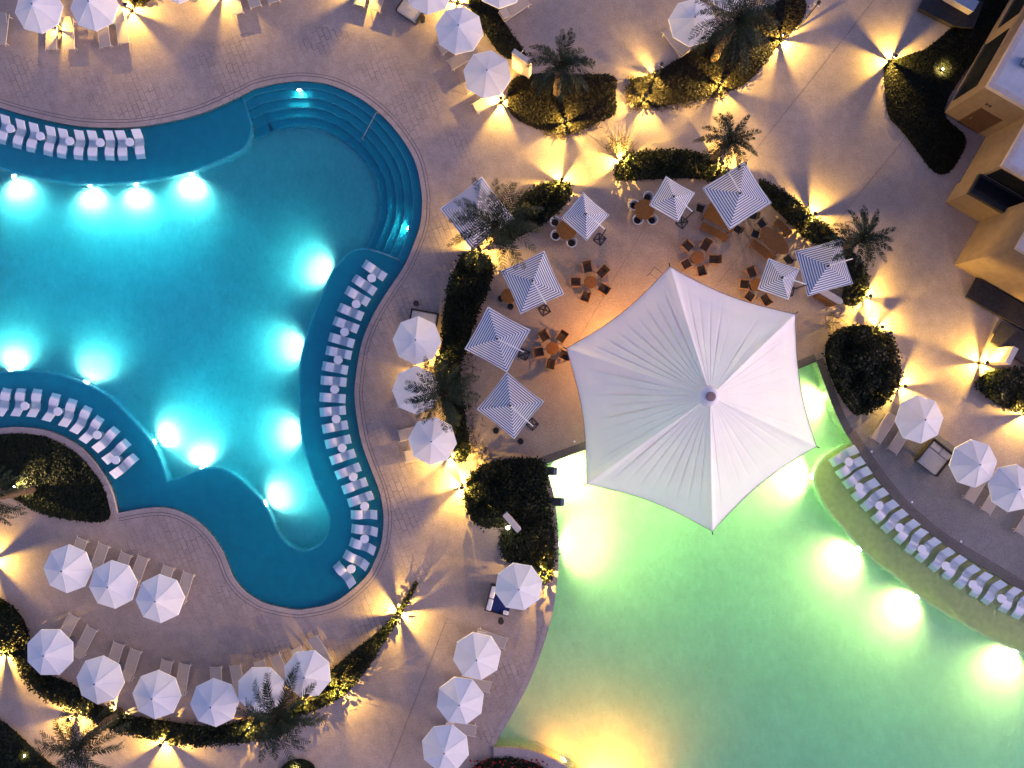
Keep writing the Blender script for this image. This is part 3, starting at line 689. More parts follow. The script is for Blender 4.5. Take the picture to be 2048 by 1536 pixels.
pair('at the left end of the bottom row', (147, 1232, -.45, .89), (183, 1257, -.45, .89))
pair('under the second umbrella of the bottom row', (237, 1288, -.3, .95), (271, 1301, -.29, .955))
pair('under the third umbrella of the bottom row', (334, 1322, -.2, .98), (369, 1329, -.16, .98))
pair('under the lowest umbrella of the bottom row', (431, 1335, .06, .99), (470, 1332, .18, .98))
pair('above the bottom palm', (518, 1323, .25, .97), (549, 1313, .42, .9))
pair('at the right end of the bottom row', (592, 1297, .42, .9), (624, 1276, .54, .84))
pair('under the upper umbrella by the green pool edge', (1011, 1288, -.95, -.33), (992, 1327, -.95, -.33), 'upper', 'lower')
pair('under the middle umbrella by the green pool edge', (980, 1375, -.97, -.2), (962, 1418, -.97, -.2), 'upper', 'lower')
pair('under the lowest umbrella by the green pool edge', (951, 1463, -.97, -.2), (932, 1505, -.97, -.2), 'upper', 'lower')
lounger(0, 88, .12, -.99, 'beige sling lounger cut by the left edge in the top corner')
pair('under the second umbrella of the top left corner', (102, 98, .02, -1), (138, 98, -.05, -1))
pair('right of the second top left umbrella', (210, 93, -.13, -.99), (247, 86, -.12, -.99))
pair('peeping from the top edge above the blue pool', (475, 27, -.25, -.97), (511, 13, -.28, -.96))
lounger(548, 4, -.3, -.95, 'beige sling lounger barely peeping over the top edge, last of three')
pair('at the top edge left of the wide daybed', (717, 10, .25, -.97), (749, 20, .3, -.95))
pair('under the umbrella beside the strip bed', (879, 99, .87, -.5), (900, 130, .87, -.5), 'upper', 'lower')
pair('by the pale shower wall', (931, 178, .87, -.5), (950, 217, .87, -.5), 'upper', 'lower')
lounger(1054, 0, -.83, .55, 'beige sling lounger at the top edge right of the strip bed')
lounger(1334, 59, .6, .8, 'beige sling lounger with raised back under the umbrella beside the largest palm')
pair('by the round shrub on the grey walkway', (1752, 881, .55, -.83), (1785, 902, .55, -.83))
lounger(1938, 1001, .52, -.85, 'beige sling lounger under the umbrella next to the black daybed')
lounger(1972, 1023, .52, -.85, 'beige sling lounger under the right edge umbrella, feet to the shelf')
lounger(2040, 1067, .52, -.85, 'beige sling lounger cut by the right edge above the shelf')
lounger(793, 805, .97, -.2, 'beige sling lounger under the frond covered umbrella by the long hedge')
pair('under the lowest umbrella of the hedge trio', (799, 872, .97, -.22), (811, 914, .97, -.2), 'upper', 'lower')

def rbox(mb, lo, hi, r=0.05):
    x0, y0, z0 = lo; x1, y1, z1 = hi
    pts = [(x0 + r, y0), (x1 - r, y0), (x1, y0 + r), (x1, y1 - r), (x1 - r, y1), (x0 + r, y1), (x0, y1 - r), (x0, y0 + r)]
    ins = [(x0 + 2 * r, y0 + r), (x1 - 2 * r, y0 + r), (x1 - r, y0 + 2 * r), (x1 - r, y1 - 2 * r), (x1 - 2 * r, y1 - r), (x0 + 2 * r, y1 - r), (x0 + r, y1 - 2 * r), (x0 + r, y0 + 2 * r)]
    mb.add([(*p, z0) for p in pts] + [(*p, z1 - r) for p in pts] + [(*p, z1) for p in ins],
           [(i, (i + 1) % 8, 8 + (i + 1) % 8, 8 + i) for i in range(8)] + [(8 + i, 8 + (i + 1) % 8, 16 + (i + 1) % 8, 16 + i) for i in range(8)] + [tuple(16 + i for i in range(8))])
    return mb
def daybed(px, py, dx, dy, label, sx, sy, mattress, framem, pillows, rim=0.06, back=0.0):
    p = W(px, py, 0.45); p.z = 0; t = thing('daybed', label, 'daybed', p, ang(dx, dy), 'wide double daybeds')
    f = MB()
    f.box((-sx / 2, -sy / 2, 0.14), (sx / 2, sy / 2, 0.26))
    f.box((-sx / 2, -sy / 2 - rim, 0.12), (sx / 2, -sy / 2, 0.50)).box((-sx / 2, sy / 2, 0.12), (sx / 2, sy / 2 + rim, 0.50)).box((sx / 2, -sy / 2 - rim, 0.12), (sx / 2 + rim, sy / 2 + rim, 0.62))
    obj('frame', f, framem, t)
    for a in (-1, 1):
        for b in (-1, 1): obj('leg', MB().box((a * (sx / 2 - 0.1) - 0.04, b * (sy / 2 - 0.1) - 0.04, 0), (a * (sx / 2 - 0.1) + 0.04, b * (sy / 2 - 0.1) + 0.04, 0.14)), framem, t)
    split = sx / 2 - back if back else sx / 2 - 0.02
    obj('mattress', rbox(MB(), (-sx / 2 + 0.02, -sy / 2 + 0.02, 0.26), (split - 0.01, sy / 2 - 0.02, 0.44)), mattress, t)
    if back:
        mb = MB(); h = sy / 2 - 0.02
        rbox(mb, (split + 0.01, -h, 0.26), (sx / 2 - 0.02, -0.01, 0.50)); rbox(mb, (split + 0.01, 0.01, 0.26), (sx / 2 - 0.02, h, 0.50)); obj('back_cushion', mb, mattress, t)
    for (x0, y0, x1, y1, m) in pillows: obj('pillow', rbox(MB(), (x0, y0, 0.44), (x1, y1, 0.60), 0.05), m, t)
    return t
daybed(1870, 916, .62, -.78, 'wide daybed with grey mattress in a black frame on the grey walkway', 1.75, 1.6, M['cushion'], M['frame'], [], 0.09, 0.5)
daybed(826, 10, .55, -.83, 'wide daybed with pale mattress at the top edge under an umbrella', 1.75, 1.55, M['cushion'], M['frame'], [], 0.04)
daybed(845, 650, .18, -.98, 'wide daybed with pale mattress under the top umbrella of the hedge trio', 1.8, 1.75, M['cushion'], M['frame'], [(-.2, .1, .3, .7, M['cushion'])], 0.05)
daybed(1000, 1201, -.96, -.26, 'wide daybed with navy mattress and two white cushions', 1.55, 1.65, M['navy'], M['frame'], [(0.42, 0.05, 0.78, 0.80, M['white']), (0.44, -0.80, 0.80, -0.02, M['white']), (-0.76, 0.55, -0.40, 0.8, M['white'])], 0.05)
w_top = MB().lathe([(0.19, 0.40), (0.2, 0.41), (0.2, 0.43), (0.01, 0.435)], 20).mesh('table_top'); w_leg = MB().lathe([(0.15, 0), (0.15, 0.02), (0.03, 0.05), (0.03, 0.40)], 14).mesh('stem')
for x, y, l in ((846, 42, 'small round brown table beside the daybed at the top edge'), (1002, 1239, 'small round brown table beside the navy daybed'), (834, 608, 'small round brown table above the daybed by the long hedge')):
    place([('table_top', w_top, M['weave'], []), ('stem', w_leg, M['darkmetal'], [])], 'side_table', l, 'side table', W(x, y), 0, 'small round brown tables')

# ------------------------------------------------------------------ striped square parasols
def parasol(px, py, a_px, side, arm, label):
    half = side / 2; ap, rim = 3.05, 2.5
    p = W(px, py, rim); p.z = 0; rz = a_px
    t = thing('square_parasol', label, 'parasol', p, rz, 'navy and white striped square parasols')
    mb = MB(); vs = []; fs = []; K = 8; rows = 6
    def h(u): return rim + (ap - rim) * (1 - u) ** 1.08
    for j in range(rows + 1):
        u = 0.06 + 0.94 * j / rows
        for q in range(4):
            c0 = [(1, 1), (-1, 1), (-1, -1), (1, -1)][q]; c1 = [(-1, 1), (-1, -1), (1, -1), (1, 1)][q]
            for k in range(K):
                s = k / K; x = (c0[0] * (1 - s) + c1[0] * s) * half * u; y = (c0[1] * (1 - s) + c1[1] * s) * half * u
                bow = 1 - 0.035 * math.sin(PI * s) * u; vs.append((x * bow, y * bow, h(u) - 0.05 * math.sin(PI * s) * u))
    nn = 4 * K
    for j in range(rows):
        for k in range(nn):
            a, b = j * nn + k, j * nn + (k + 1) % nn; fs.append((a, a + nn, b + nn, b))
    fs.append(tuple(range(nn - 1, -1, -1))); mb.add(vs, fs); can = obj('canopy', mb, M['stripe'] if side > 2.5 else M['finestripe'], t)
    hem = MB(); last = [Vector(v) for v in vs[rows * nn:]]; hem.tube(last + [last[0]], 0.022, 5, False); obj('hem', hem, M['whitemetal'], can)
    ax, ay = arm; e = W(ax, ay, 2.75); d = e - W(px, py, 2.75); d = Matrix.Rotation(-rz, 3, 'Z') @ Vector((d.x, d.y, 0))
    u = d.normalized(); L = d.length; n = Vector((-u.y, u.x, 0))
    obj('arm', MB().tube([Vector((0, 0, ap + 0.12)), u * L * 0.5 + Vector((0, 0, ap + 0.10)), u * L + Vector((0, 0, ap - 0.06))], 0.038, 8), M['whitemetal'], t)
    obj('post', MB().tube([u * (L + 0.05) + Vector((0, 0, 0.06)), u * (L + 0.05) + Vector((0, 0, ap))], 0.04, 10), M['darkmetal'], t)
    f = MB().tube([(-0.10, 0, ap + 0.02), (0.10, 0, ap + 0.06)], 0.05, 6).tube([(0, -0.08, ap + 0.02), (0, 0.08, ap + 0.04)], 0.04, 6).tube([(0, 0, ap - .2), (0, 0, ap + 0.2)], 0.045, 8); obj('hub', f, M['darkmetal'], t)
    bs = MB(); c = u * (L + 0.05)
    for k in (-1, 1):
        for (A, B) in ((c + u * 0.30 * k - n * 0.30, c + u * 0.30 * k + n * 0.30), (c + n * 0.30 * k - u * 0.30, c + n * 0.30 * k + u * 0.30), (c, c + (u * 0.30 + n * 0.30 * k)), (c, c - (u * 0.30 + n * 0.30 * k))):
            bs.tube([A + Vector((0, 0, 0.03)), B + Vector((0, 0, 0.03))], 0.03, 5)
    obj('base', bs, M['darkmetal'], t); obj('crank', MB().tube([c + Vector((0, 0, 1.2)), c + u * 0.12 + Vector((0, 0, 1.2)), c + u * 0.12 + Vector((0, 0, 1.05))], 0.015, 6), M['darkmetal'], t)
def sq(corners):
    (ax, ay), (bx, by) = corners; return ang(bx - ax, by - ay)
parasol(954, 427, sq(((964, 352), (1029, 437))), 3.32, (1008, 452), 'large striped parasol under the fronds of the corner palm')
parasol(1170, 433, sq(((1166, 386), (1218, 431))), 2.14, (1208, 462), 'small striped parasol beside the hedge with grey chairs at its left')
parasol(1344, 398, sq(((1329, 351), (1388, 385))), 2.1, (1381, 427), 'small striped parasol below the arched hedge')
parasol(1474, 391, sq(((1495, 327), (1543, 402))), 3.15, (1448, 343), 'large striped parasol over the rectangular wooden table')
parasol(1065, 565, sq(((1095, 504), (1132, 585))), 3.0, (1092, 611), 'large striped parasol, upper of three down the left of the patio')
parasol(995, 679, sq(((981, 611), (1061, 655))), 3.05, (1048, 705), 'large striped parasol, middle of three down the left of the patio')
parasol(1021, 811, sq(((1018, 741), (1088, 797))), 3.0, (1066, 852), 'large striped parasol, lowest of three down the left of the patio')
parasol(1557, 558, sq(((1535, 516), (1595, 537))), 2.05, (1607, 571), 'small striped parasol just above the right corner of the tent')
parasol(1648, 535, sq(((1589, 496), (1675, 472))), 2.95, (1698, 520), 'large striped parasol beside the bushy palm facing the building')

# ------------------------------------------------------------------ the big tent
def tent():
    ze, za = 3.6, 7.75
    cor = [(1340, 533), (1591, 628), (1633, 893), (1425, 1063), (1173, 968), (1133, 697)]
    C = [W(x, y, ze) for x, y in cor]; A = W(1421, 793, za); A0 = Vector((A.x, A.y, za))
    cx = sum((c for c in C), Vector()) / 6
    base = Vector((A.x, A.y, 0)); t = thing('hexagonal_tent', 'huge white six sided tent over the pool edge and patio', 'tent', base)
    mb = MB(); NS, NR = 108, 30; NP = 9
    rng = random.Random(3)
    for q in range(6):
        c0, c1 = C[q], C[(q + 1) % 6]; vs = []; fs = []
        ph = [rng.uniform(0.15, 1.6) for _ in range(NP)]
        for j in range(NR + 1):
            u = 0.045 + 0.955 * j / NR
            for k in range(NS + 1):
                s = k / NS
                e = c0.lerp(c1, s); bow = 0.062 * math.sin(PI * s); e = e + (Vector((cx.x, cx.y, ze)) - e) * bow * 0.9
                p = A0.lerp(e, u)
                z = ze + (za - ze) * (1 - u) ** 1.12 + 0.10 * math.sin(PI * s) * u * u
                # taut folds fanning from the mast; they die out at the hem
                w = s * NP; i = min(int(w), NP - 1); f = w - i
                amp = 0.10 * (0.7, 0.4, 0.45, 1.1, 2.1, 2.1)[q] * ph[i] * min(1, (0.90 - u) / 0.35) * min(1, u / 0.12) if u < 0.90 else 0
                edge = math.exp(-((min(f, 1 - f)) / 0.085) ** 2) if 0 < i + f < NP and not (i == 0 and f < 0.5) and not (i == NP - 1 and f > 0.5) else 0
                z -= amp * edge * (0.35 + 0.65 * u)
                z += 0.16 * math.exp(-(min(s, 1 - s) / 0.035) ** 2) * u * (1 - 0.3 * u)       # ridge over each arm
                if 0.875 < u < 0.905: z -= 0.05
                if u > 0.905: z -= (u - 0.905) * 1.3
                vs.append((p.x - base.x, p.y - base.y, z))
        for j in range(NR):
            for k in range(NS):
                a = j * (NS + 1) + k; fs.append((a, a + NS + 1, a + NS + 2, a + 1))
        mb.add(vs, fs)
    mb.smooth = True; obj('fabric', mb, M['tent'], t)
    ed = MB()
    for q in range(6):
        c0, c1 = C[q] - base, C[(q + 1) % 6] - base; pts = []
        for k in range(17):
            s = k / 16; e = c0.lerp(c1, s); bow = 0.062 * math.sin(PI * s); e = e + (Vector((cx.x, cx.y, ze)) - base - e) * bow * 0.9
            pts.append((e.x, e.y, ze - 0.076 + 0.10 * math.sin(PI * s) + 0.11 * math.exp(-(min(s, 1 - s) / 0.035) ** 2)))
        ed.tube(pts, 0.02, 5)
    obj('edge_cable', ed, M['greymetal'], t)
    seam = MB()
    for q in range(6):
        c0, c1 = C[q] - base, C[(q + 1) % 6] - base
        m0, m1 = (c0.lerp(c1, 0.3)) * 0.55, (c0.lerp(c1, 0.62)) * 0.72
    cap = MB().lathe([(0.27, za - 0.02), (0.27, za + 0.12), (0.23, za + 0.16), (0.01, za + 0.17)], 28); obj('mast_cap', cap, mat('taupe_cap', (0.28, 0.18, 0.17), 0.7), t)
    col = MB().lathe([(0.62, za - 0.42), (0.55, za - 0.22), (0.44, za - 0.06), (0.34, za)], 28); col.smooth = True; obj('collar', col, M['tent'], t)
    b = W(1355, 812, 0) - base; ctr = Vector((b.x, b.y, 0))
    obj('mast', MB().tube([ctr, Vector((0, 0, za))], [0.16, 0.11], 14), M['whitemetal'], t)
    for q in range(6):
        c = C[q] - base; o = Vector((c.x, c.y, 0)).normalized(); c3 = Vector((c.x, c.y, ze))
        obj('arm', MB().tube([Vector((0, 0, 2.6)) + Vector((c.x, c.y, 0)) * 0.05, c3 * 0.5 + Vector((0, 0, (ze + 2.6) / 4 + 0.4)), c3 - Vector((0, 0, 0.12))], [0.06, 0.05, 0.035], 8), M['whitemetal'], t)
        obj('arm_tip', MB().tube([c3 - o * 0.1 - Vector((0, 0, 0.03)), c3 + o * 0.22 - Vector((0, 0, 0.06))], 0.035, 8), M['darkmetal'], t)
    return base, ctr
tb, tc = tent()
lampb = MB().lathe([(0.10, 0), (0.12, 0.03), (0.12, 0.22), (0.06, 0.26)], 14).mesh('housing'); lampl = MB().lathe([(0.085, -0.02), (0.085, 0.0)], 14).mesh('lens')
def tent_lamp(px, py, z, power, col, label, tilt=(0, 0, -1), size=170):
    p = W(px, py, z)
    t = place([('housing', lampb, M['darkmetal'], [('lens', lampl, M['amber'])])], 'hanging_lamp', label, 'lamp', p, 0, 'warm lamps hanging under the tent')
    obj('cable', MB().tube([(0, 0, 0.26), (0, 0, 0.9)], 0.008, 5), M['darkmetal'], t)
    spot(t, 'lamp_glow', (0, 0, -0.04), (0, 0, -1), power, col, 165, 0.6, 0.08)
tent_lamp(1240, 690, 3.2, 290, (1.0, 0.42, 0.08), 'warm lamp hanging under the upper left side of the tent')
tent_lamp(1400, 620, 3.2, 95, (1.0, 0.45, 0.10), 'warm lamp hanging under the top corner of the tent')
tent_lamp(1520, 690, 3.2, 70, (1.0, 0.55, 0.20), 'warm lamp hanging under the right side of the tent')
tent_lamp(1470, 860, 2.8, 22, (1.0, 0.85, 0.60), 'added warm fill lamp over the water under the tent')  # added lamp to brighten under the tent, beside the pool's own light

# ------------------------------------------------------------------ dining furniture
def table_round(px, py, r, label, m, h=0.74, grp='round wooden patio tables'):
    t = thing('round_table', label, 'table', W(px, py, h).xy.to_3d(), 0, grp)
    obj('table_top', MB().lathe([(r - 0.02, h - 0.04), (r, h - 0.03), (r, h - 0.01), (r - 0.015, h), (0.01, h)], 32), m, t)
    obj('stem', MB().lathe([(0.28, 0), (0.28, 0.03), (0.05, 0.08), (0.05, h - 0.04)], 14), M['darkmetal'], t)
    return t
# teak armchair: facing +x
c_frame = MB()
for s in (-1, 1):
    c_frame.box((-0.30, s * 0.31 - 0.03, 0.60), (0.30, s * 0.31 + 0.03, 0.635))
    c_frame.box((-0.34, s * 0.31 - 0.02, 0.36), (0.28, s * 0.31 + 0.02, 0.42))
c_frame.box((-0.46, -0.33, 0.86), (-0.42, 0.33, 0.92))
c_frame = c_frame.mesh('frame')
c_seat = MB().box((-0.28, -0.27, 0.38), (0.27, 0.27, 0.44)).mesh('seat')
c_back = ribbon([(-0.28, 0.44), (-0.36, 0.66), (-0.44, 0.88)], 0.54, 0.04).mesh('backrest')
c_legs = [MB().box((x - 0.025, s * 0.31 - 0.025, 0), (x + 0.025, s * 0.31 + 0.025, 0.6)).mesh('leg') for x in (-0.28, 0.27) for s in (-1, 1)]
chair_proto = [('frame', c_frame, M['chairwood'], []), ('seat', c_seat, M['weave'], []), ('backrest', c_back, M['weave'], [])] + [('leg', m, M['chairwood'], []) for m in c_legs]
def chairs(tx, ty, r, pts, desc, kind='teak'):
    table_round(tx, ty, r, f'small round orange table with five brown armchairs {desc}' if kind == 'teak' else desc, M['wood'])
    for (x, y) in pts:
        dx, dy = x - tx, y - ty; v = ('lower' if dy > 9 else 'upper' if dy < -9 else 'middle') + (' right' if dx > 6 else ' left' if dx < -6 else '')
        place(chair_proto, 'armchair', f'brown armchair, {v} at the table {desc}', 'armchair', W(x, y, 0.45).xy.to_3d(), ang(tx - x, ty - y) + rnd.uniform(-.12, .12), 'brown teak armchairs')
chairs(1181, 564, 0.43, [(1175, 536), (1204, 545), (1206, 577), (1172, 592), (1153, 564)], 'in the middle of the patio')
chairs(1395, 515, 0.43, [(1376, 493), (1410, 492), (1427, 519), (1402, 540), (1373, 528)], 'above the top corner of the tent')
chairs(1105, 697, 0.43, [(1089, 673), (1123, 675), (1128, 710), (1102, 726), (1079, 704)], 'by the left corner of the tent')
chairs(1514, 570, 0.43, [(1503, 546), (1489, 569), (1499, 592), (1530, 598), (1540, 562)], 'half under a small parasol')
# wicker bucket chairs
k_shell = MB(); vs = []; fs = []; nA = 14
for z, r in ((0.42, 0.26), (0.60, 0.33), (0.76, 0.37)):
    for k in range(nA + 1):
        a = PI * 0.32 + (2 * PI - PI * 0.64) * k / nA; vs.append((r * math.cos(a), r * math.sin(a), z))
for z, r in ((0.76, 0.29), (0.60, 0.28), (0.44, 0.22)):
    for k in range(nA + 1):
        a = PI * 0.32 + (2 * PI - PI * 0.64) * k / nA; vs.append((r * math.cos(a), r * math.sin(a), z))
for j in range(5):
    for k in range(nA): a = j * (nA + 1) + k; fs.append((a, a + 1, a + nA + 2, a + nA + 1))
k_shell.add(vs, fs); k_shell.tube([(0.335 * math.cos(PI * 0.32 + (2 * PI - PI * 0.64) * k / nA), 0.335 * math.sin(PI * 0.32 + (2 * PI - PI * 0.64) * k / nA), 0.765) for k in range(nA + 1)], 0.035, 6); k_shell = k_shell.mesh('backrest')
k_seat = MB().lathe([(0.23, 0.38), (0.25, 0.40), (0.24, 0.45), (0.01, 0.46)], 18).mesh('seat')
k_legs = [MB().tube([(x, y, 0.38), (x * 1.2, y * 1.2, 0)], 0.016, 6).mesh('leg') for x in (-0.16, 0.16) for y in (-0.16, 0.16)]
bucket_proto = [('backrest', k_shell, M['wicker'], []), ('seat', k_seat, M['weave'], [])] + [('leg', m, M['darkmetal'], []) for m in k_legs]
def buckets(tx, ty, pts, desc):
    for (x, y) in pts:
        v = ('lower' if y > ty else 'upper') + (' right' if x > tx + 4 else ' left')
        place(bucket_proto, 'bucket_chair', f'pale tub chair, {v} at the big table {desc}', 'chair', W(x, y, 0.6).xy.to_3d(), ang(tx - x, ty - y), 'pale wicker tub chairs')
table_round(1288, 419, 0.68, 'big round orange table left of the small parasol below the arched hedge', M['wood'], grp='big round orange tables')
buckets(1288, 419, [(1268, 411), (1296, 394), (1275, 440), (1304, 440)], 'left of the arched hedge parasol')
table_round(1134, 459, 0.66, 'big round orange table half under the small parasol by the hedge', M['wood'], grp='big round orange tables')
buckets(1134, 459, [(1110, 444), (1111, 471), (1143, 485)], 'half under a small parasol')
# black cafe chairs
q_frame = MB()
for s in (-1, 1):
    q_frame.tube([(0.2, s * 0.24, 0), (0.2, s * 0.24, 0.62), (-0.24, s * 0.24, 0.64), (-0.26, s * 0.24, 0)], 0.014, 6)
q_frame.tube([(-0.24, -0.24, 0.64), (-0.32, -0.22, 0.84), (-0.32, 0.22, 0.84), (-0.24, 0.24, 0.64)], 0.014, 6)
q_frame = q_frame.mesh('frame'); q_seat = MB().box((-0.24, -0.23, 0.42), (0.22, 0.23, 0.46)).mesh('seat'); q_back = ribbon([(-0.25, 0.50), (-0.29, 0.68), (-0.32, 0.84)], 0.42, 0.03).mesh('backrest')
cafe_proto = [('frame', q_frame, M['darkmetal'], []), ('seat', q_seat, M['blackseat'], []), ('backrest', q_back, M['blackseat'], [])]
for x, y, tx, ty, l in ((1401, 417, 1440, 432, 'black metal chair at the left end of the rectangular table'), (1475, 458, 1445, 440, 'black metal chair at the lower right end of the rectangular table'),
                        (1506, 431, 1450, 420, 'black metal chair peeping from the right side of the large parasol'), (1524, 448, 1548, 480, 'black metal chair at the upper left of the oval table'),
                        (1511, 468, 1548, 482, 'black metal chair at the left of the oval table'), (1576, 518, 1550, 485, 'black metal chair below the oval table by the parasol')):
    place(cafe_proto, 'cafe_chair', l, 'chair', W(x, y, 0.45).xy.to_3d(), ang(tx - x, ty - y), 'black metal chairs')
def slab(name, px, py, sx, sy, h, dx, dy, label, cat, m, legs=True, oval=False, grp=None):
    t = thing(name, label, cat, W(px, py, h).xy.to_3d(), ang(dx, dy), grp)
    mb = MB()
    if oval:
        mb.prism([(sx / 2 * math.cos(2 * PI * k / 36), sy / 2 * math.sin(2 * PI * k / 36)) for k in range(36)], h - 0.05, h)
    else:
        n = 5; w = sy / n
        for k in range(n): mb.box((-sx / 2, -sy / 2 + k * w + 0.006, h - 0.045), (sx / 2, -sy / 2 + (k + 1) * w - 0.006, h))
        mb.box((-sx / 2 + 0.1, -sy / 2 + 0.03, h - 0.08), (-sx / 2 + 0.18, sy / 2 - 0.03, h - 0.045)).box((sx / 2 - 0.18, -sy / 2 + 0.03, h - 0.08), (sx / 2 - 0.1, sy / 2 - 0.03, h - 0.045))
    obj('table_top' if cat == 'table' else 'seat', mb, m, t)
    for a in (-1, 1):
        for b in (-1, 1):
            x, y = a * (sx / 2 - (0.45 if oval else 0.14)), b * (sy / 2 - (0.25 if oval else 0.08)); obj('leg', MB().box((x - 0.04, y - 0.04, 0), (x + 0.04, y + 0.04, h - 0.05)), m, t)
slab('dining_table', 1443, 434, 2.2, 1.15, 0.75, .88, .48, 'rectangular orange wooden table half under the large parasol', 'table', M['wood'])
slab('bench', 1429, 464, 1.95, 0.5, 0.45, .88, .48, 'orange wooden bench on the lower side of the rectangular table', 'bench', M['wood'], grp='orange wooden benches')
slab('oval_table', 1549, 481, 2.35, 1.15, 0.75, .73, .69, 'oval orange wooden table in the hedge corner', 'table', M['wood'], oval=True)
slab('bench', 1526, 502, 1.9, 0.55, 0.45, .78, .62, 'orange wooden bench below the oval table', 'bench', M['wood'], grp='orange wooden benches')
slab('bench', 1566, 455, 1.3, 0.5, 0.45, .73, .69, 'orange wooden bench above the oval table against the hedge', 'bench', M['wood'], grp='orange wooden benches')
table_round(1017, 592, 0.5, 'round orange table nearly hidden under the upper left parasol', M['wood'])
st_seat = MB().lathe([(0.19, 0.40), (0.2, 0.42), (0.19, 0.46), (0.01, 0.47)], 16).mesh('seat'); st_leg = MB().lathe([(0.2, 0), (0.2, 0.02), (0.14, 0.2), (0.17, 0.40)], 14).mesh('base')
for x, y, l in ((1002, 598, 'black round stool left of the nearly hidden orange table'), (1021, 614, 'black round stool below the nearly hidden orange table'), (1041, 882, 'black round pot alone below the lowest striped parasol'), (992, 861, 'dark round stool at the edge of the lowest striped parasol')):
    place([('seat', st_seat, M['blackseat'], []), ('base', st_leg, M['blackseat'], [])], 'round_stool', l, 'stool', W(x, y), 0, 'black round stools')
t = thing('serving_counter', 'orange serving counter with rounded pale top at the end of the striped parasol', 'counter', W(1662, 594, 0.9).xy.to_3d(), ang(.86, .5))
mb = MB(); mb.box((-0.75, -0.32, 0.0), (0.55, 0.20, 0.86)); obj('cabinet', mb, M['wood'], t)
mb = MB(); pts = [(-0.78, -0.36), (0.5, -0.36)] + [(0.5 + 0.36 * math.sin(a), -0.36 * math.cos(a)) for a in [PI * k / 10 for k in range(1, 10)]] + [(0.5, 0.36), (-0.78, 0.36)]
mb.prism([(x, y * 0.62 + 0.06) for x, y in pts], 0.862, 0.90); obj('counter_top', mb, M['paleslab'], t)
t = thing('rail_stand', 'thin metal rail stand on the patio by the top corner of the tent', 'rail', W(1310, 552).xy.to_3d(), ang(.8, .6))
for s in (-1, 1): obj('upright', MB().tube([(s * 0.42, -0.3, 0.02), (s * 0.42, -0.25, 0.8), (s * 0.42, 0.25, 0.8), (s * 0.42, 0.3, 0.02)], 0.016, 6), M['darkmetal'], t)
obj('crossbar', MB().tube([(-0.42, -0.25, 0.8), (0.42, -0.25, 0.8)], 0.016, 6).tube([(-0.42, 0.25, 0.8), (0.42, 0.25, 0.8)], 0.016, 6), M['darkmetal'], t)
for x, y, dy, l in ((1101, 942, .06, 'dark water spout jutting over the green pool near its top left corner'), (1115, 1004, .05, 'dark water spout jutting over the green pool, lower of two')):
    t = thing('water_spout', l, 'water spout', W(x, y, 0.4).xy.to_3d(), ang(1, dy), 'dark water spouts on the pool edge')
    obj('blade', MB().box((-0.36, -0.27, 0.33), (0.22, 0.27, 0.42)), M['darkmetal'], t); obj('lip', MB().box((0.222, -0.27, 0.335), (0.44, 0.27, 0.40)), M['greymetal'], t)
    obj('stand', MB().box((-0.34, -0.22, 0), (-0.16, 0.22, 0.328)), M['paleslab'], t)
for k, (x, y) in enumerate(((1743, 903), (1824, 1004), (1922, 1083), (1149, 883))):
    tag(obj('deck_cap', MB().lathe([(0.075, 0.0), (0.075, 0.02), (0.05, 0.03), (0.005, 0.03)], 14), M['whitemetal'], None, W(x, y)), ['small white deck cap nearest the shrub end of the grey walkway', 'small white deck cap in the middle of the grey walkway', 'small white deck cap at the lower end of the grey walkway', 'small white deck cap on the patio by the tent edge'][k], 'deck cap', 'small white deck caps')

# ------------------------------------------------------------------ low walls, posts, hatches
def low_wall(px, py, sx, sy, h, dx, dy, label):
    p = W(px, py, h); p.z = 0; t = thing('shower_wall', label, 'wall', p, ang(dx, dy), 'short pale walls')
    obj('slab', MB().box((-sx / 2, -sy / 2, 0), (sx / 2, sy / 2, h - 0.05)), M['paleslab'], t); obj('cap', MB().box((-sx / 2 - 0.01, -sy / 2 - 0.01, h - 0.05), (sx / 2 + 0.01, sy / 2 + 0.01, h)), M['paleslab'], t)
    return t
w1 = low_wall(1044, 113, 1.35, 0.3, 2.3, .8, .55, 'short pale wall lit orange beside the upper palm')
obj('shower_head', MB().tube([(-0.2, 0.15, 2.1), (-0.2, 0.45, 2.15), (-0.2, 0.5, 2.1)], 0.02, 6).cyl((-0.2, 0.5), 0.08, 0.08, 2.08, 2.10, 12), M['greymetal'], w1)
w2 = low_wall(1024, 1046, 1.4, 0.32, 1.6, .66, .75, 'short pale wall with a glowing globe in the bulky hedge')
obj('bracket', MB().tube([(0.1, -0.16, 1.3), (0.1, -0.36, 1.3)], 0.03, 6), M['whitemetal'], w2)
g = MB().lathe([(0.02, 1.2), (0.09, 1.24), (0.12, 1.32), (0.09, 1.40), (0.02, 1.44)], 14); g.smooth = True
gl = [(x, y - 0.45, z) for x, y, z in g.v]; g.v = [(x + 0.1, y, z) for x, y, z in gl]; obj('globe', g, M['globe'], w2); point(w2, 'globe_glow', (0.1, -0.72, 1.3), 9, (1, 0.8, 0.5), 0.05)
w3 = low_wall(2024, 711, 1.15, 0.35, 1.7, .45, -.85, 'short pale wall at the right beside the dark deck')
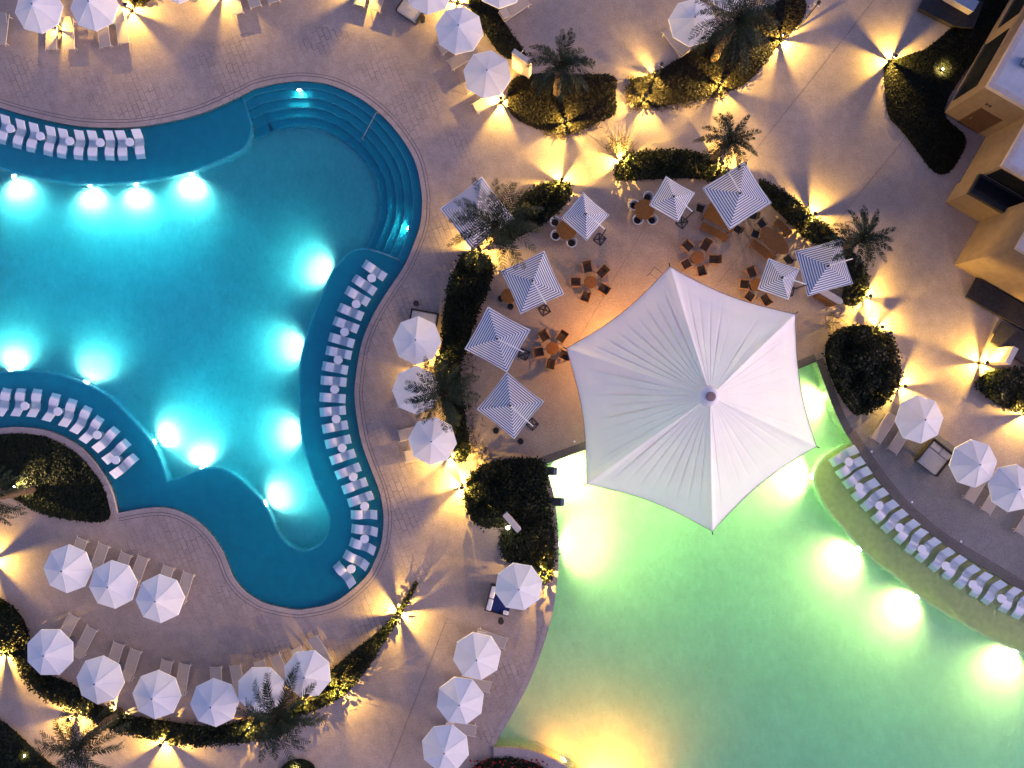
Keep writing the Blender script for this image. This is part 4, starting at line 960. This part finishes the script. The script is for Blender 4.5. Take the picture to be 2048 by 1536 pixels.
def lamp_post(bx, by, h, label):
    t = thing('lamp_post', label, 'lamp post', W(bx, by), 0, 'slender dark posts')
    obj('post', MB().tube([(0, 0, 0), (0, 0, h)], [0.05, 0.035], 10), M['darkmetal'], t); obj('head', MB().lathe([(0.10, h - 0.02), (0.12, h + 0.04), (0.11, h + 0.14), (0.03, h + 0.18)], 14), M['darkmetal'], t)
    obj('cross_arm', MB().tube([(-0.15, 0.1, h - 0.25), (0.18, -0.1, h - 0.25)], 0.02, 6), M['whitemetal'], t)
lamp_post(1312, 153, 1.8, 'short slender post on the top edge of the brown bed')
lamp_post(1596, 57, 3.2, 'tall slender post between the largest palm and the dark lawn')
lamp_post(1735, 672, 2.9, 'tall slender post leaning over the round shrub')

# ------------------------------------------------------------------ planting
def leaf_quads(mb, c, n, size, rng, flat=0.5, narrow=0.55):
    pass
def bed(name, poly, h, dens, size, m, label, cat, grp, seed, jitter=5, soil=True, dome=0.0, parts=True):
    rng = random.Random(seed); P = cat_rom(poly, 8, True)
    xs = [p[0] for p in P]; ys = [p[1] for p in P]
    x0, x1, y0, y1 = min(xs), max(xs), min(ys), max(ys)
    cx, cy = sum(xs) / len(xs), sum(ys) / len(ys); k0 = (H - h * 0.6) / H
    o = W(cx, cy); o.z = 0; t = thing(name, label, cat, o, 0, grp)
    if soil:
        mb = MB(); mb.prism([W(p[0], p[1]) - o for p in P], 0.0, 0.035); obj('soil', mb, M['soil'], t)
    mb = MB(); N = int((x1 - x0) * (y1 - y0) / 900 * dens); cnt = 0
    # low-frequency clumps so the top is not level
    cl = [(rng.uniform(x0, x1), rng.uniform(y0, y1), rng.uniform(12, 30), rng.uniform(-0.35, 0.3)) for _ in range(int((x1 - x0) * (y1 - y0) / 500) + 4)]
    for _ in range(N):
        x, y = rng.uniform(x0, x1), rng.uniform(y0, y1)
        if not inside((x, y), P): continue
        hh = h
        for a in cl:
            dd = (x - a[0]) ** 2 + (y - a[1]) ** 2
            if dd < a[2] ** 2: hh += h * a[3] * (1 - dd / a[2] ** 2)
        x += rng.gauss(0, jitter * 0.5); y += rng.gauss(0, jitter * 0.5)
        z = 0.03 + hh * (1 - rng.random() ** 1.6 * 0.9) * (0.7 if 'bed' in name else 1)
        w = W(x, y, z * 0.6); px, py = w.x, w.y
        if any((px - b[0]) ** 2 + (py - b[1]) ** 2 < (0.16 + 0.35 * max(0, z - 0.3)) ** 2 for b in BOLL): continue
        s = size * rng.uniform(0.6, 1.35); a = rng.uniform(0, 2 * PI); e = rng.uniform(-0.15, 0.5 if 'bed' in name else 1.1)
        d = Vector((math.cos(a) * math.cos(e), math.sin(a) * math.cos(e), math.sin(e))); sd = Vector((-math.sin(a), math.cos(a), rng.uniform(-.5, .5))) * s * 0.34
        c = Vector((px, py, z)) - o; nV = len(mb.v)
        mb.v += [(c - d * s * 0.5).to_tuple(), (c + sd).to_tuple(), (c + d * s * 0.55).to_tuple(), (c - sd).to_tuple()]; mb.f.append((nV, nV + 1, nV + 2, nV + 3))
    obj('foliage', mb, m, t)
    return t
def twigs(poly_line, n, spread, L, m, name, label, seed, cat='dry grass', h=0.25):
    """loose sprays of thin stems fringing a bed"""
    rng = random.Random(seed); mb = MB(); o = W(*poly_line[0]); o.z = 0
    for _ in range(n):
        i = rng.randrange(len(poly_line) - 1); s = rng.random(); a, b = poly_line[i], poly_line[i + 1]
        x = a[0] + (b[0] - a[0]) * s + rng.gauss(0, spread); y = a[1] + (b[1] - a[1]) * s + rng.gauss(0, spread)
        p = W(x, y) - o; p.z = 0.01; th = rng.uniform(0, 2 * PI); l = L * rng.uniform(0.5, 1.3)
        q = p + Vector((math.cos(th) * l, math.sin(th) * l, h * rng.uniform(0.3, 1.4))); wv = Vector((-math.sin(th), math.cos(th), 0)) * 0.016
        mid = p.lerp(q, 0.55) + Vector((0, 0, 0.05)); nV = len(mb.v)
        mb.v += [(p - wv).to_tuple(), (p + wv).to_tuple(), (mid + wv).to_tuple(), (mid - wv).to_tuple(), q.to_tuple()]; mb.f += [(nV, nV + 1, nV + 2, nV + 3), (nV + 3, nV + 2, nV + 4)]
    ob = obj(name, mb, m, None, o); ob['kind'] = 'stuff'; ob['label'] = label; ob['category'] = cat
GB, GH = 'low planted beds', 'clipped garden hedges'
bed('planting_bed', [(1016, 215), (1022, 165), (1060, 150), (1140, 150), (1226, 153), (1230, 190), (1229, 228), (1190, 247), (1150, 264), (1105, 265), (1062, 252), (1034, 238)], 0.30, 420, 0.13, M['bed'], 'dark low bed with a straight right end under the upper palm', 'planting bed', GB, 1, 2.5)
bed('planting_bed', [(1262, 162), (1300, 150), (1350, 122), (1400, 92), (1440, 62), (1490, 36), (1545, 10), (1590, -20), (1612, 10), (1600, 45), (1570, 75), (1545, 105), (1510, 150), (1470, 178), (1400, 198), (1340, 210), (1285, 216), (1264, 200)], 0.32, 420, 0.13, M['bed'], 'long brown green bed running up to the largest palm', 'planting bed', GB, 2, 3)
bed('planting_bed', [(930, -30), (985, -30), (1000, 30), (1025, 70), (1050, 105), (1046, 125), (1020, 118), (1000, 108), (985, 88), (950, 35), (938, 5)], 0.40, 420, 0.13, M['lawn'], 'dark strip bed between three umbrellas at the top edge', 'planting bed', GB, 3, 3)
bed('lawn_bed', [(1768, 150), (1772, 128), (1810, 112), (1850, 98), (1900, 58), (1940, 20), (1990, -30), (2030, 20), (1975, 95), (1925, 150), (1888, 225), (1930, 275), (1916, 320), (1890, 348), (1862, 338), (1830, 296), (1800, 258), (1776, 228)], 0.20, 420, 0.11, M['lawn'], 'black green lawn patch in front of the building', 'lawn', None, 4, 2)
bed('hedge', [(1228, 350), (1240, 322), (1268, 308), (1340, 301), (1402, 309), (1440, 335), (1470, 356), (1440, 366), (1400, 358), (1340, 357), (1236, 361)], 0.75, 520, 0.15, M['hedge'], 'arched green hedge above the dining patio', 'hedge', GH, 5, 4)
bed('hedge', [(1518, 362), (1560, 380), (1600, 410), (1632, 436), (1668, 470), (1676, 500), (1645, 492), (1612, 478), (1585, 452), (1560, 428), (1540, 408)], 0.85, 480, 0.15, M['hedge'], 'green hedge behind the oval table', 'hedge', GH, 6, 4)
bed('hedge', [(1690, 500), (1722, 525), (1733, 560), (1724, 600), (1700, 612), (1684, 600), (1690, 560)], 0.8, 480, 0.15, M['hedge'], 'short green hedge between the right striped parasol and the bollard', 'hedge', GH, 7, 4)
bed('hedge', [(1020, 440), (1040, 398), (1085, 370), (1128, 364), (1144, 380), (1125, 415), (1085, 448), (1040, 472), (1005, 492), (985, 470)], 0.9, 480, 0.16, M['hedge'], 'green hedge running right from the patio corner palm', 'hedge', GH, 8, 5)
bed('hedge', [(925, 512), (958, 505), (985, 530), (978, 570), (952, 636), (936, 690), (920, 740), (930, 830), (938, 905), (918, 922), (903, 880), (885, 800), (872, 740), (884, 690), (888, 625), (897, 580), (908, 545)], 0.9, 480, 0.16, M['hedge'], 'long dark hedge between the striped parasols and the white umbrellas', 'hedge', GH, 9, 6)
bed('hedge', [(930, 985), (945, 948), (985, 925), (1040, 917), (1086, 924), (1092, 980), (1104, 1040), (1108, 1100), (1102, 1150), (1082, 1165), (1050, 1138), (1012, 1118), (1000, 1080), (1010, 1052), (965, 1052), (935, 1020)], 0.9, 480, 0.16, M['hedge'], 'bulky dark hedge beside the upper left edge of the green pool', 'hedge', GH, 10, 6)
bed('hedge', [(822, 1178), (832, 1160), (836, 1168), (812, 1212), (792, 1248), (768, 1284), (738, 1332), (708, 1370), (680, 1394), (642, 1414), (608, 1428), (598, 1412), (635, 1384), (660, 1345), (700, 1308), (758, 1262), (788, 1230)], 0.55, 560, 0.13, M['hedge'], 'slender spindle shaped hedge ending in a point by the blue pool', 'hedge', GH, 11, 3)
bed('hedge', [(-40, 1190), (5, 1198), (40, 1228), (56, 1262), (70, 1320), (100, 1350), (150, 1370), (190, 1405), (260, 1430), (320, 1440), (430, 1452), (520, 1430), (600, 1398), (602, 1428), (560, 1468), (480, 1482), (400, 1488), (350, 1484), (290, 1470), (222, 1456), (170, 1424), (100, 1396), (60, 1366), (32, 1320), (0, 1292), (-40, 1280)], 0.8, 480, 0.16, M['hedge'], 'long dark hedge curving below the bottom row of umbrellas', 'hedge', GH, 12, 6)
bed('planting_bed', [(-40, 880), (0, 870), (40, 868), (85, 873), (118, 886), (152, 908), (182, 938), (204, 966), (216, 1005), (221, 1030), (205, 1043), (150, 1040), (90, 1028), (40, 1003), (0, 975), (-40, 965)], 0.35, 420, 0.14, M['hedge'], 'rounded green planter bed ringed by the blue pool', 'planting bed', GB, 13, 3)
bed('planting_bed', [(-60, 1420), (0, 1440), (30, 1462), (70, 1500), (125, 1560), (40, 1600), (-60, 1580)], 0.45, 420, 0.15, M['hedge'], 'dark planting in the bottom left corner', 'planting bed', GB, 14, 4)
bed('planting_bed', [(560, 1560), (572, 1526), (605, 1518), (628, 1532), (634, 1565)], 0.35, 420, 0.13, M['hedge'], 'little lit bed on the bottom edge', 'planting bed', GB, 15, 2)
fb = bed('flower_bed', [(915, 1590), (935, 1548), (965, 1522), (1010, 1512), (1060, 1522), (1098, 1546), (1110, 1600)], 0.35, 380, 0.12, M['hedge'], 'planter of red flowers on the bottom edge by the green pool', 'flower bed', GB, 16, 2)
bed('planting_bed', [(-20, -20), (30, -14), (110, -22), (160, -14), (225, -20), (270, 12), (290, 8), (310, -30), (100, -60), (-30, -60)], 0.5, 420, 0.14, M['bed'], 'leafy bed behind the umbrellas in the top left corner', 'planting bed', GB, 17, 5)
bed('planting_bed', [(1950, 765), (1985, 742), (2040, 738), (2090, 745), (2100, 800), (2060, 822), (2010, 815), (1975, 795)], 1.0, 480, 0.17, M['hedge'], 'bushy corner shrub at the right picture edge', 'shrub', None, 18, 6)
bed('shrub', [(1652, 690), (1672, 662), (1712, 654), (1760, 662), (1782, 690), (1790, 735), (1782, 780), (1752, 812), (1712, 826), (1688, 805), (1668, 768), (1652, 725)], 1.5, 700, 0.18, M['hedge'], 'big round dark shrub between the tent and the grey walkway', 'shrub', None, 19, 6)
rng = random.Random(5); mb = MB()
for _ in range(150):
    x, y = rng.uniform(940, 1095), rng.uniform(1518, 1570); c = W(x, y, 0.36) - fb.location; s = rng.uniform(0.05, 0.10)
    nV = len(mb.v); a = rng.uniform(0, PI); pts = [(c + Vector((math.cos(a + k * PI / 2.5) * s, math.sin(a + k * PI / 2.5) * s, rng.uniform(-.02, .02)))).to_tuple() for k in range(5)]; mb.v += pts; mb.f.append(tuple(range(nV, nV + 5)))
obj('blossom', mb, M['redflower'], fb)
twigs([(1262, 160), (1258, 190), (1268, 216), (1340, 214), (1400, 204), (1450, 188)], 420, 5, 0.35, M['twig'], 'dry_grass', 'dry grass fringing the long brown bed', 31)
twigs([(1088, 930), (1092, 985), (1104, 1045), (1108, 1105), (1096, 1160)], 500, 3.5, 0.3, M['twig'], 'dry_grass', 'dry grass fringe beside the green pool', 32)
twigs([(1090, 268), (1130, 274), (1200, 250)], 160, 4, 0.3, M['twig'], 'dry_grass', 'dry grass tufts below the upper palm bed', 33)
twigs([(1215, 300), (1240, 285), (1260, 310)], 130, 9, 0.5, M['twig'], 'dry_grass', 'dry grass spray at the arched hedge end', 34, h=0.5)
twigs([(940, 700), (938, 760), (945, 850), (950, 905), (985, 915)], 200, 8, 0.35, M['twig'], 'dry_grass', 'pale stems straying from the long hedge', 35)
twigs([(1640, 470), (1660, 610), (1660, 660), (1770, 830)], 120, 10, 0.6, M['twig'], 'dry_grass', 'pale stems straying by the round shrub', 36)
def pot_flower(): pass

def palm(px, py, r_px, h, label, seed, nf=30, up=0.5):
    rng = random.Random(seed); p = W(px, py, h); base = Vector((p.x, p.y, 0))
    t = thing('palm_tree', label, 'palm tree', base, 0, 'date palms')
    tr = MB(); pts = []; rs = []
    for k in range(15):
        z = (h - 0.1) * k / 14; pts.append((0.03 * math.sin(k), 0.03 * math.cos(k * 1.3), z)); rs.append((0.20 if k % 2 else 0.235) * (1.15 - 0.1 * k / 14))
    obj('trunk', tr.tube(pts, rs, 12), M['bark'], t)
    mb = MB(); Lr = 0.98 * r_px / PPM * (H - h) / H
    boot = MB()
    for k in range(26):
        a = k * 2.4; z = h - 0.55 + k * 0.022; boot.tube([(0.17 * math.cos(a), 0.17 * math.sin(a), z), (0.34 * math.cos(a), 0.34 * math.sin(a), z + 0.28)], [0.05, 0.02], 5)
    obj('leaf_boots', boot, M['bark'], t)
    for i in range(nf):
        az = i * 2.39996 + rng.uniform(-.3, .3); fr = i / (nf - 1)
        el = 1.25 - 1.55 * fr ** 0.8 + rng.uniform(-.15, .15); L = Lr * (1.12 + 0.18 * rng.random()) * (0.75 + 0.35 * fr)
        pos = Vector((0.08 * math.cos(az), 0.08 * math.sin(az), h)); n = 18; e = el; tw = rng.uniform(-.4, .4); pts = []
        side = Vector((-math.sin(az), math.cos(az), 0)); yaw = rng.uniform(-0.25, 0.25)
        for k in range(n + 1):
            pts.append((pos.copy(), e)); a2 = az + yaw * k / n
            pos += Vector((math.cos(a2) * math.cos(e), math.sin(a2) * math.cos(e), math.sin(e))) * L / n; e -= (1.0 + 0.35 * rng.random()) / n * (1.0 + fr * 0.2)
        mb.tube([q[0] for q in pts], [0.022 * (1 - 0.8 * k / n) for k in range(n + 1)], 4, False)
        for k in range(2, n + 1):
            q, ee = pts[k]; d = (pts[k][0] - pts[k - 1][0]).normalized(); sd = (side - d * side.dot(d)).normalized(); upv = d.cross(sd)
            if upv.z < 0: upv = -upv
            u = k / n; ll = 0.38 * Lr / 2.2 * (math.sin(PI * min(1, u * 0.80 + 0.14)) ** 0.7)
            for s in (-1, 1):
                for sub in ((0.0, 0.5) if rng.random() < 0.45 else (0.0,)):
                    b = q - d * (L / n) * sub; f = rng.uniform(0.85, 1.15)
                    tip = b + (sd * s * 0.75 + d * 0.62 + upv * rng.uniform(0.0, 0.35)) * ll * f + Vector((0, 0, -0.08 * ll)); w = d * 0.031
                    nV = len(mb.v); mid = b.lerp(tip, 0.5) + upv * 0.02
                    mb.v += [(b - w * .6).to_tuple(), (b + w * .6).to_tuple(), (mid + w).to_tuple(), (mid - w).to_tuple(), tip.to_tuple()]; mb.f += [(nV, nV + 1, nV + 2, nV + 3), (nV + 3, nV + 2, nV + 4)]
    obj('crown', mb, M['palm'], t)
palm(1122, 128, 70, 4.6, 'date palm over the dark straight ended bed', 41)
palm(1474, 42, 88, 5.2, 'largest date palm at the top beside two umbrellas', 42, 36)
palm(1460, 280, 62, 4.2, 'date palm at the right end of the arched hedge', 43, 26)
palm(990, 448, 98, 5.0, 'date palm spreading over a striped parasol at the patio corner', 44, 32)
palm(1724, 476, 62, 4.6, 'bushy date palm between the right striped parasol and the building', 45, 30)
palm(884, 785, 76, 4.6, 'date palm spreading over the middle umbrella of the hedge trio', 46, 30)
palm(556, 1436, 88, 4.8, 'date palm overlapping the bottom row of umbrellas', 47, 32)
palm(152, 1496, 82, 4.8, 'date palm near the bottom left corner', 48, 30)
palm(-22, 998, 62, 4.2, 'date palm cut by the left picture edge above the loungers', 49, 26)

# ------------------------------------------------------------------ building on the right
E1 = Vector((0.868, -0.496, 0)).normalized(); E2 = Vector((0.495, 0.869, 0)).normalized()
O = W(1891, 405); RZB = math.atan2(E1.y, E1.x)
def u_(v): return v / PPM
def block(name, label, a0, a1, b0, b1, h, roof=True, par=0.25, grp='blocks of the resort building'):
    t = thing(name, label, 'building', O, RZB, grp)
    A0, A1, B0, B1 = u_(a0), u_(a1), u_(b0), u_(b1)
    w = MB().box((A0, B0, 0), (A1, B1, h - 0.3)); obj('wall', w, M['stucco'], t)
    pr = MB(); tk = 0.32 if roof else 0.12
    for lo, hi in (((A0, B0), (A1, B0 + tk)), ((A0, B1 - tk), (A1, B1)), ((A0, B0 + tk), (A0 + tk, B1 - tk)), ((A1 - tk, B0 + tk), (A1, B1 - tk))): pr.box((*lo, h - 0.3), (*hi, h))
    obj('parapet', pr, M['parapet'] if roof else M['frame'], t)
    obj('roof', MB().box((A0 + tk, B0 + tk, h - 0.3), (A1 - tk, B1 - tk, h - 0.12)), M['roof'] if roof else M['glass'], t)
    return t
bB = block('terrace_block', 'low tan block with a black sunken top in front of the building', 0, 150, 0, 42, 2.5, roof=False)
bA = block('villa_block', 'tall plain tan block at the lower right beside the dark deck', 77, 420, -100, 10, 6.0)
bD = block('villa_block', 'middle tan block with pale roof behind the black topped terrace', 4, 420, 42.3, 152, 4.4)
bC = block('villa_block', 'upper tan block with big pale roof beside the dark lawn', -92, 420, 152.3, 520, 4.5)
obj('window', MB().box((u_(10), u_(42.3) - 0.02, 2.6), (u_(380), u_(42.3) + 0.02, 4.0)), M['glass'], bD)
dr = obj('door', MB().box((u_(-60), u_(152.3) - 0.03, 0.0), (u_(-12), u_(152.3) + 0.01, 2.4)), M['door'], bC); obj('handle', MB().tube([(u_(-52), u_(152.3) - 0.07, 1.0), (u_(-52), u_(152.3) - 0.07, 1.3)], 0.02, 6), M['greymetal'], dr)
for k, (b0, b1, z0, z1) in enumerate(((175, 300, 0.6, 2.9), (330, 430, 1.2, 3.0))):
    wd = obj('window', MB().box((u_(-92) - 0.03, u_(b0), z0), (u_(-92) + 0.01, u_(b1), z1)), M['glass'], bC)
    obj('sill', MB().box((u_(-92) - 0.12, u_(b0) - 0.05, z0 - 0.08), (u_(-92) - 0.031, u_(b1) + 0.05, z0)), M['stucco'], wd)
obj('vent', MB().box((u_(-62), u_(152.3) - 0.04, 2.9), (u_(-58), u_(152.3) + 0.01, 3.05)).box((u_(-55), u_(152.3) - 0.04, 2.9), (u_(-51), u_(152.3) + 0.01, 3.05)), M['darkmetal'], bC)
obj('roof_vent', MB().box((u_(-60), u_(215), 4.38), (u_(-45), u_(230), 4.6)), M['greymetal'], bC)
def dark_platform(poly, h, label, rz=0):
    o = W(*poly[0]); t = thing('timber_platform', label, 'platform', o, 0, 'dark timber platforms')
    obj('board_top', MB().prism([W(x, y) - o for x, y in poly], h - 0.06, h), M['darkdeck'], t); cx = sum(p[0] for p in poly) / len(poly); cy = sum(p[1] for p in poly) / len(poly)
    obj('base', MB().prism([W(cx + (x - cx) * .95, cy + (y - cy) * .95) - o for x, y in poly], 0, h - 0.06), M['darkdeck'], t)
dark_platform([(1925, 594), (1946, 556), (2140, 668), (2118, 704)], 0.35, 'long dark timber platform along the foot of the tall tan block')
dark_platform([(1976, 684), (1998, 642), (2120, 712), (2120, 766), (2040, 726)], 0.3, 'dark timber platform below the short pale wall at the right edge')
dark_platform([(1831, 22), (1850, -20), (1960, 10), (1940, 62), (1900, 57)], 0.4, 'dark timber platform in the top right by the lawn')
t = thing('storage_chest', 'pale storage chest standing on the top right dark platform', 'chest', W(1925, -2, 0.9).xy.to_3d(), RZB)
obj('body', MB().box((-1.0, -0.35, 0.4), (1.0, 0.35, 0.85)), M['parapet'], t); obj('lid', MB().box((-1.03, -0.38, 0.852), (1.03, 0.38, 0.92)), M['roof'], t)

# ------------------------------------------------------------------ dusk sky, afterglow, camera
SUN_EL, SUN_AZ = R(18.0), R(-12)          # low glow off to the right of the photo
w = bpy.data.worlds.new('World'); scene.world = w; w.use_nodes = True
nt = w.node_tree; bg = nt.nodes['Background']
sky = nt.nodes.new('ShaderNodeTexSky'); sky.sky_type = 'NISHITA'; sky.sun_disc = False; sky.sun_elevation = SUN_EL; sky.sun_rotation = R(90) - SUN_AZ
sky.air_density = 1.0; sky.dust_density = 1.0; sky.ozone_density = 1.5
mx = nt.nodes.new('ShaderNodeMix'); mx.data_type = 'RGBA'; mx.blend_type = 'MULTIPLY'; mx.inputs[0].default_value = 1; mx.inputs[7].default_value = (0.98, 0.83, 1.10, 1)
nt.links.new(sky.outputs[0], mx.inputs[6]); nt.links.new(mx.outputs[2], bg.inputs['Color']); bg.inputs['Strength'].default_value = 0.0262
s = bpy.data.lights.new('afterglow', 'SUN'); s.energy = 0.21; s.angle = R(30); s.color = (1.0, 0.74, 0.76)
so = bpy.data.objects.new('afterglow', s); COL.objects.link(so)
sd = Vector((math.cos(SUN_AZ) * math.cos(SUN_EL), math.sin(SUN_AZ) * math.cos(SUN_EL), math.sin(SUN_EL)))
so.rotation_mode = 'QUATERNION'; so.rotation_quaternion = sd.to_track_quat('Z', 'Y')
cam = bpy.data.cameras.new('camera'); co = bpy.data.objects.new('camera', cam); COL.objects.link(co)
co.location = (0, 0, H); cam.sensor_width = 36; cam.angle = 2 * math.atan(1024 / PPM / H); cam.clip_end = 1000; scene.camera = co
scene.view_settings.view_transform = 'Standard'; scene.view_settings.look = 'None'; scene.view_settings.exposure = 3.12; scene.view_settings.gamma = 1
scene.render.engine = 'CYCLES'; c = scene.cycles
c.use_denoising = True; c.denoiser = 'OPENIMAGEDENOISE'; c.sample_clamp_indirect = 4.0; c.max_bounces = 7; c.diffuse_bounces = 3; c.transmission_bounces = 6; c.transparent_max_bounces = 4
c.blur_glossy = 0.5; c.use_light_tree = True
for k, v in LABELS.items():
    if len(v) > 1: print('DUP LABEL', k, len(v))
for k in LABELS:
    if not 4 <= len(k.split()) <= 16: print('LEN', k)
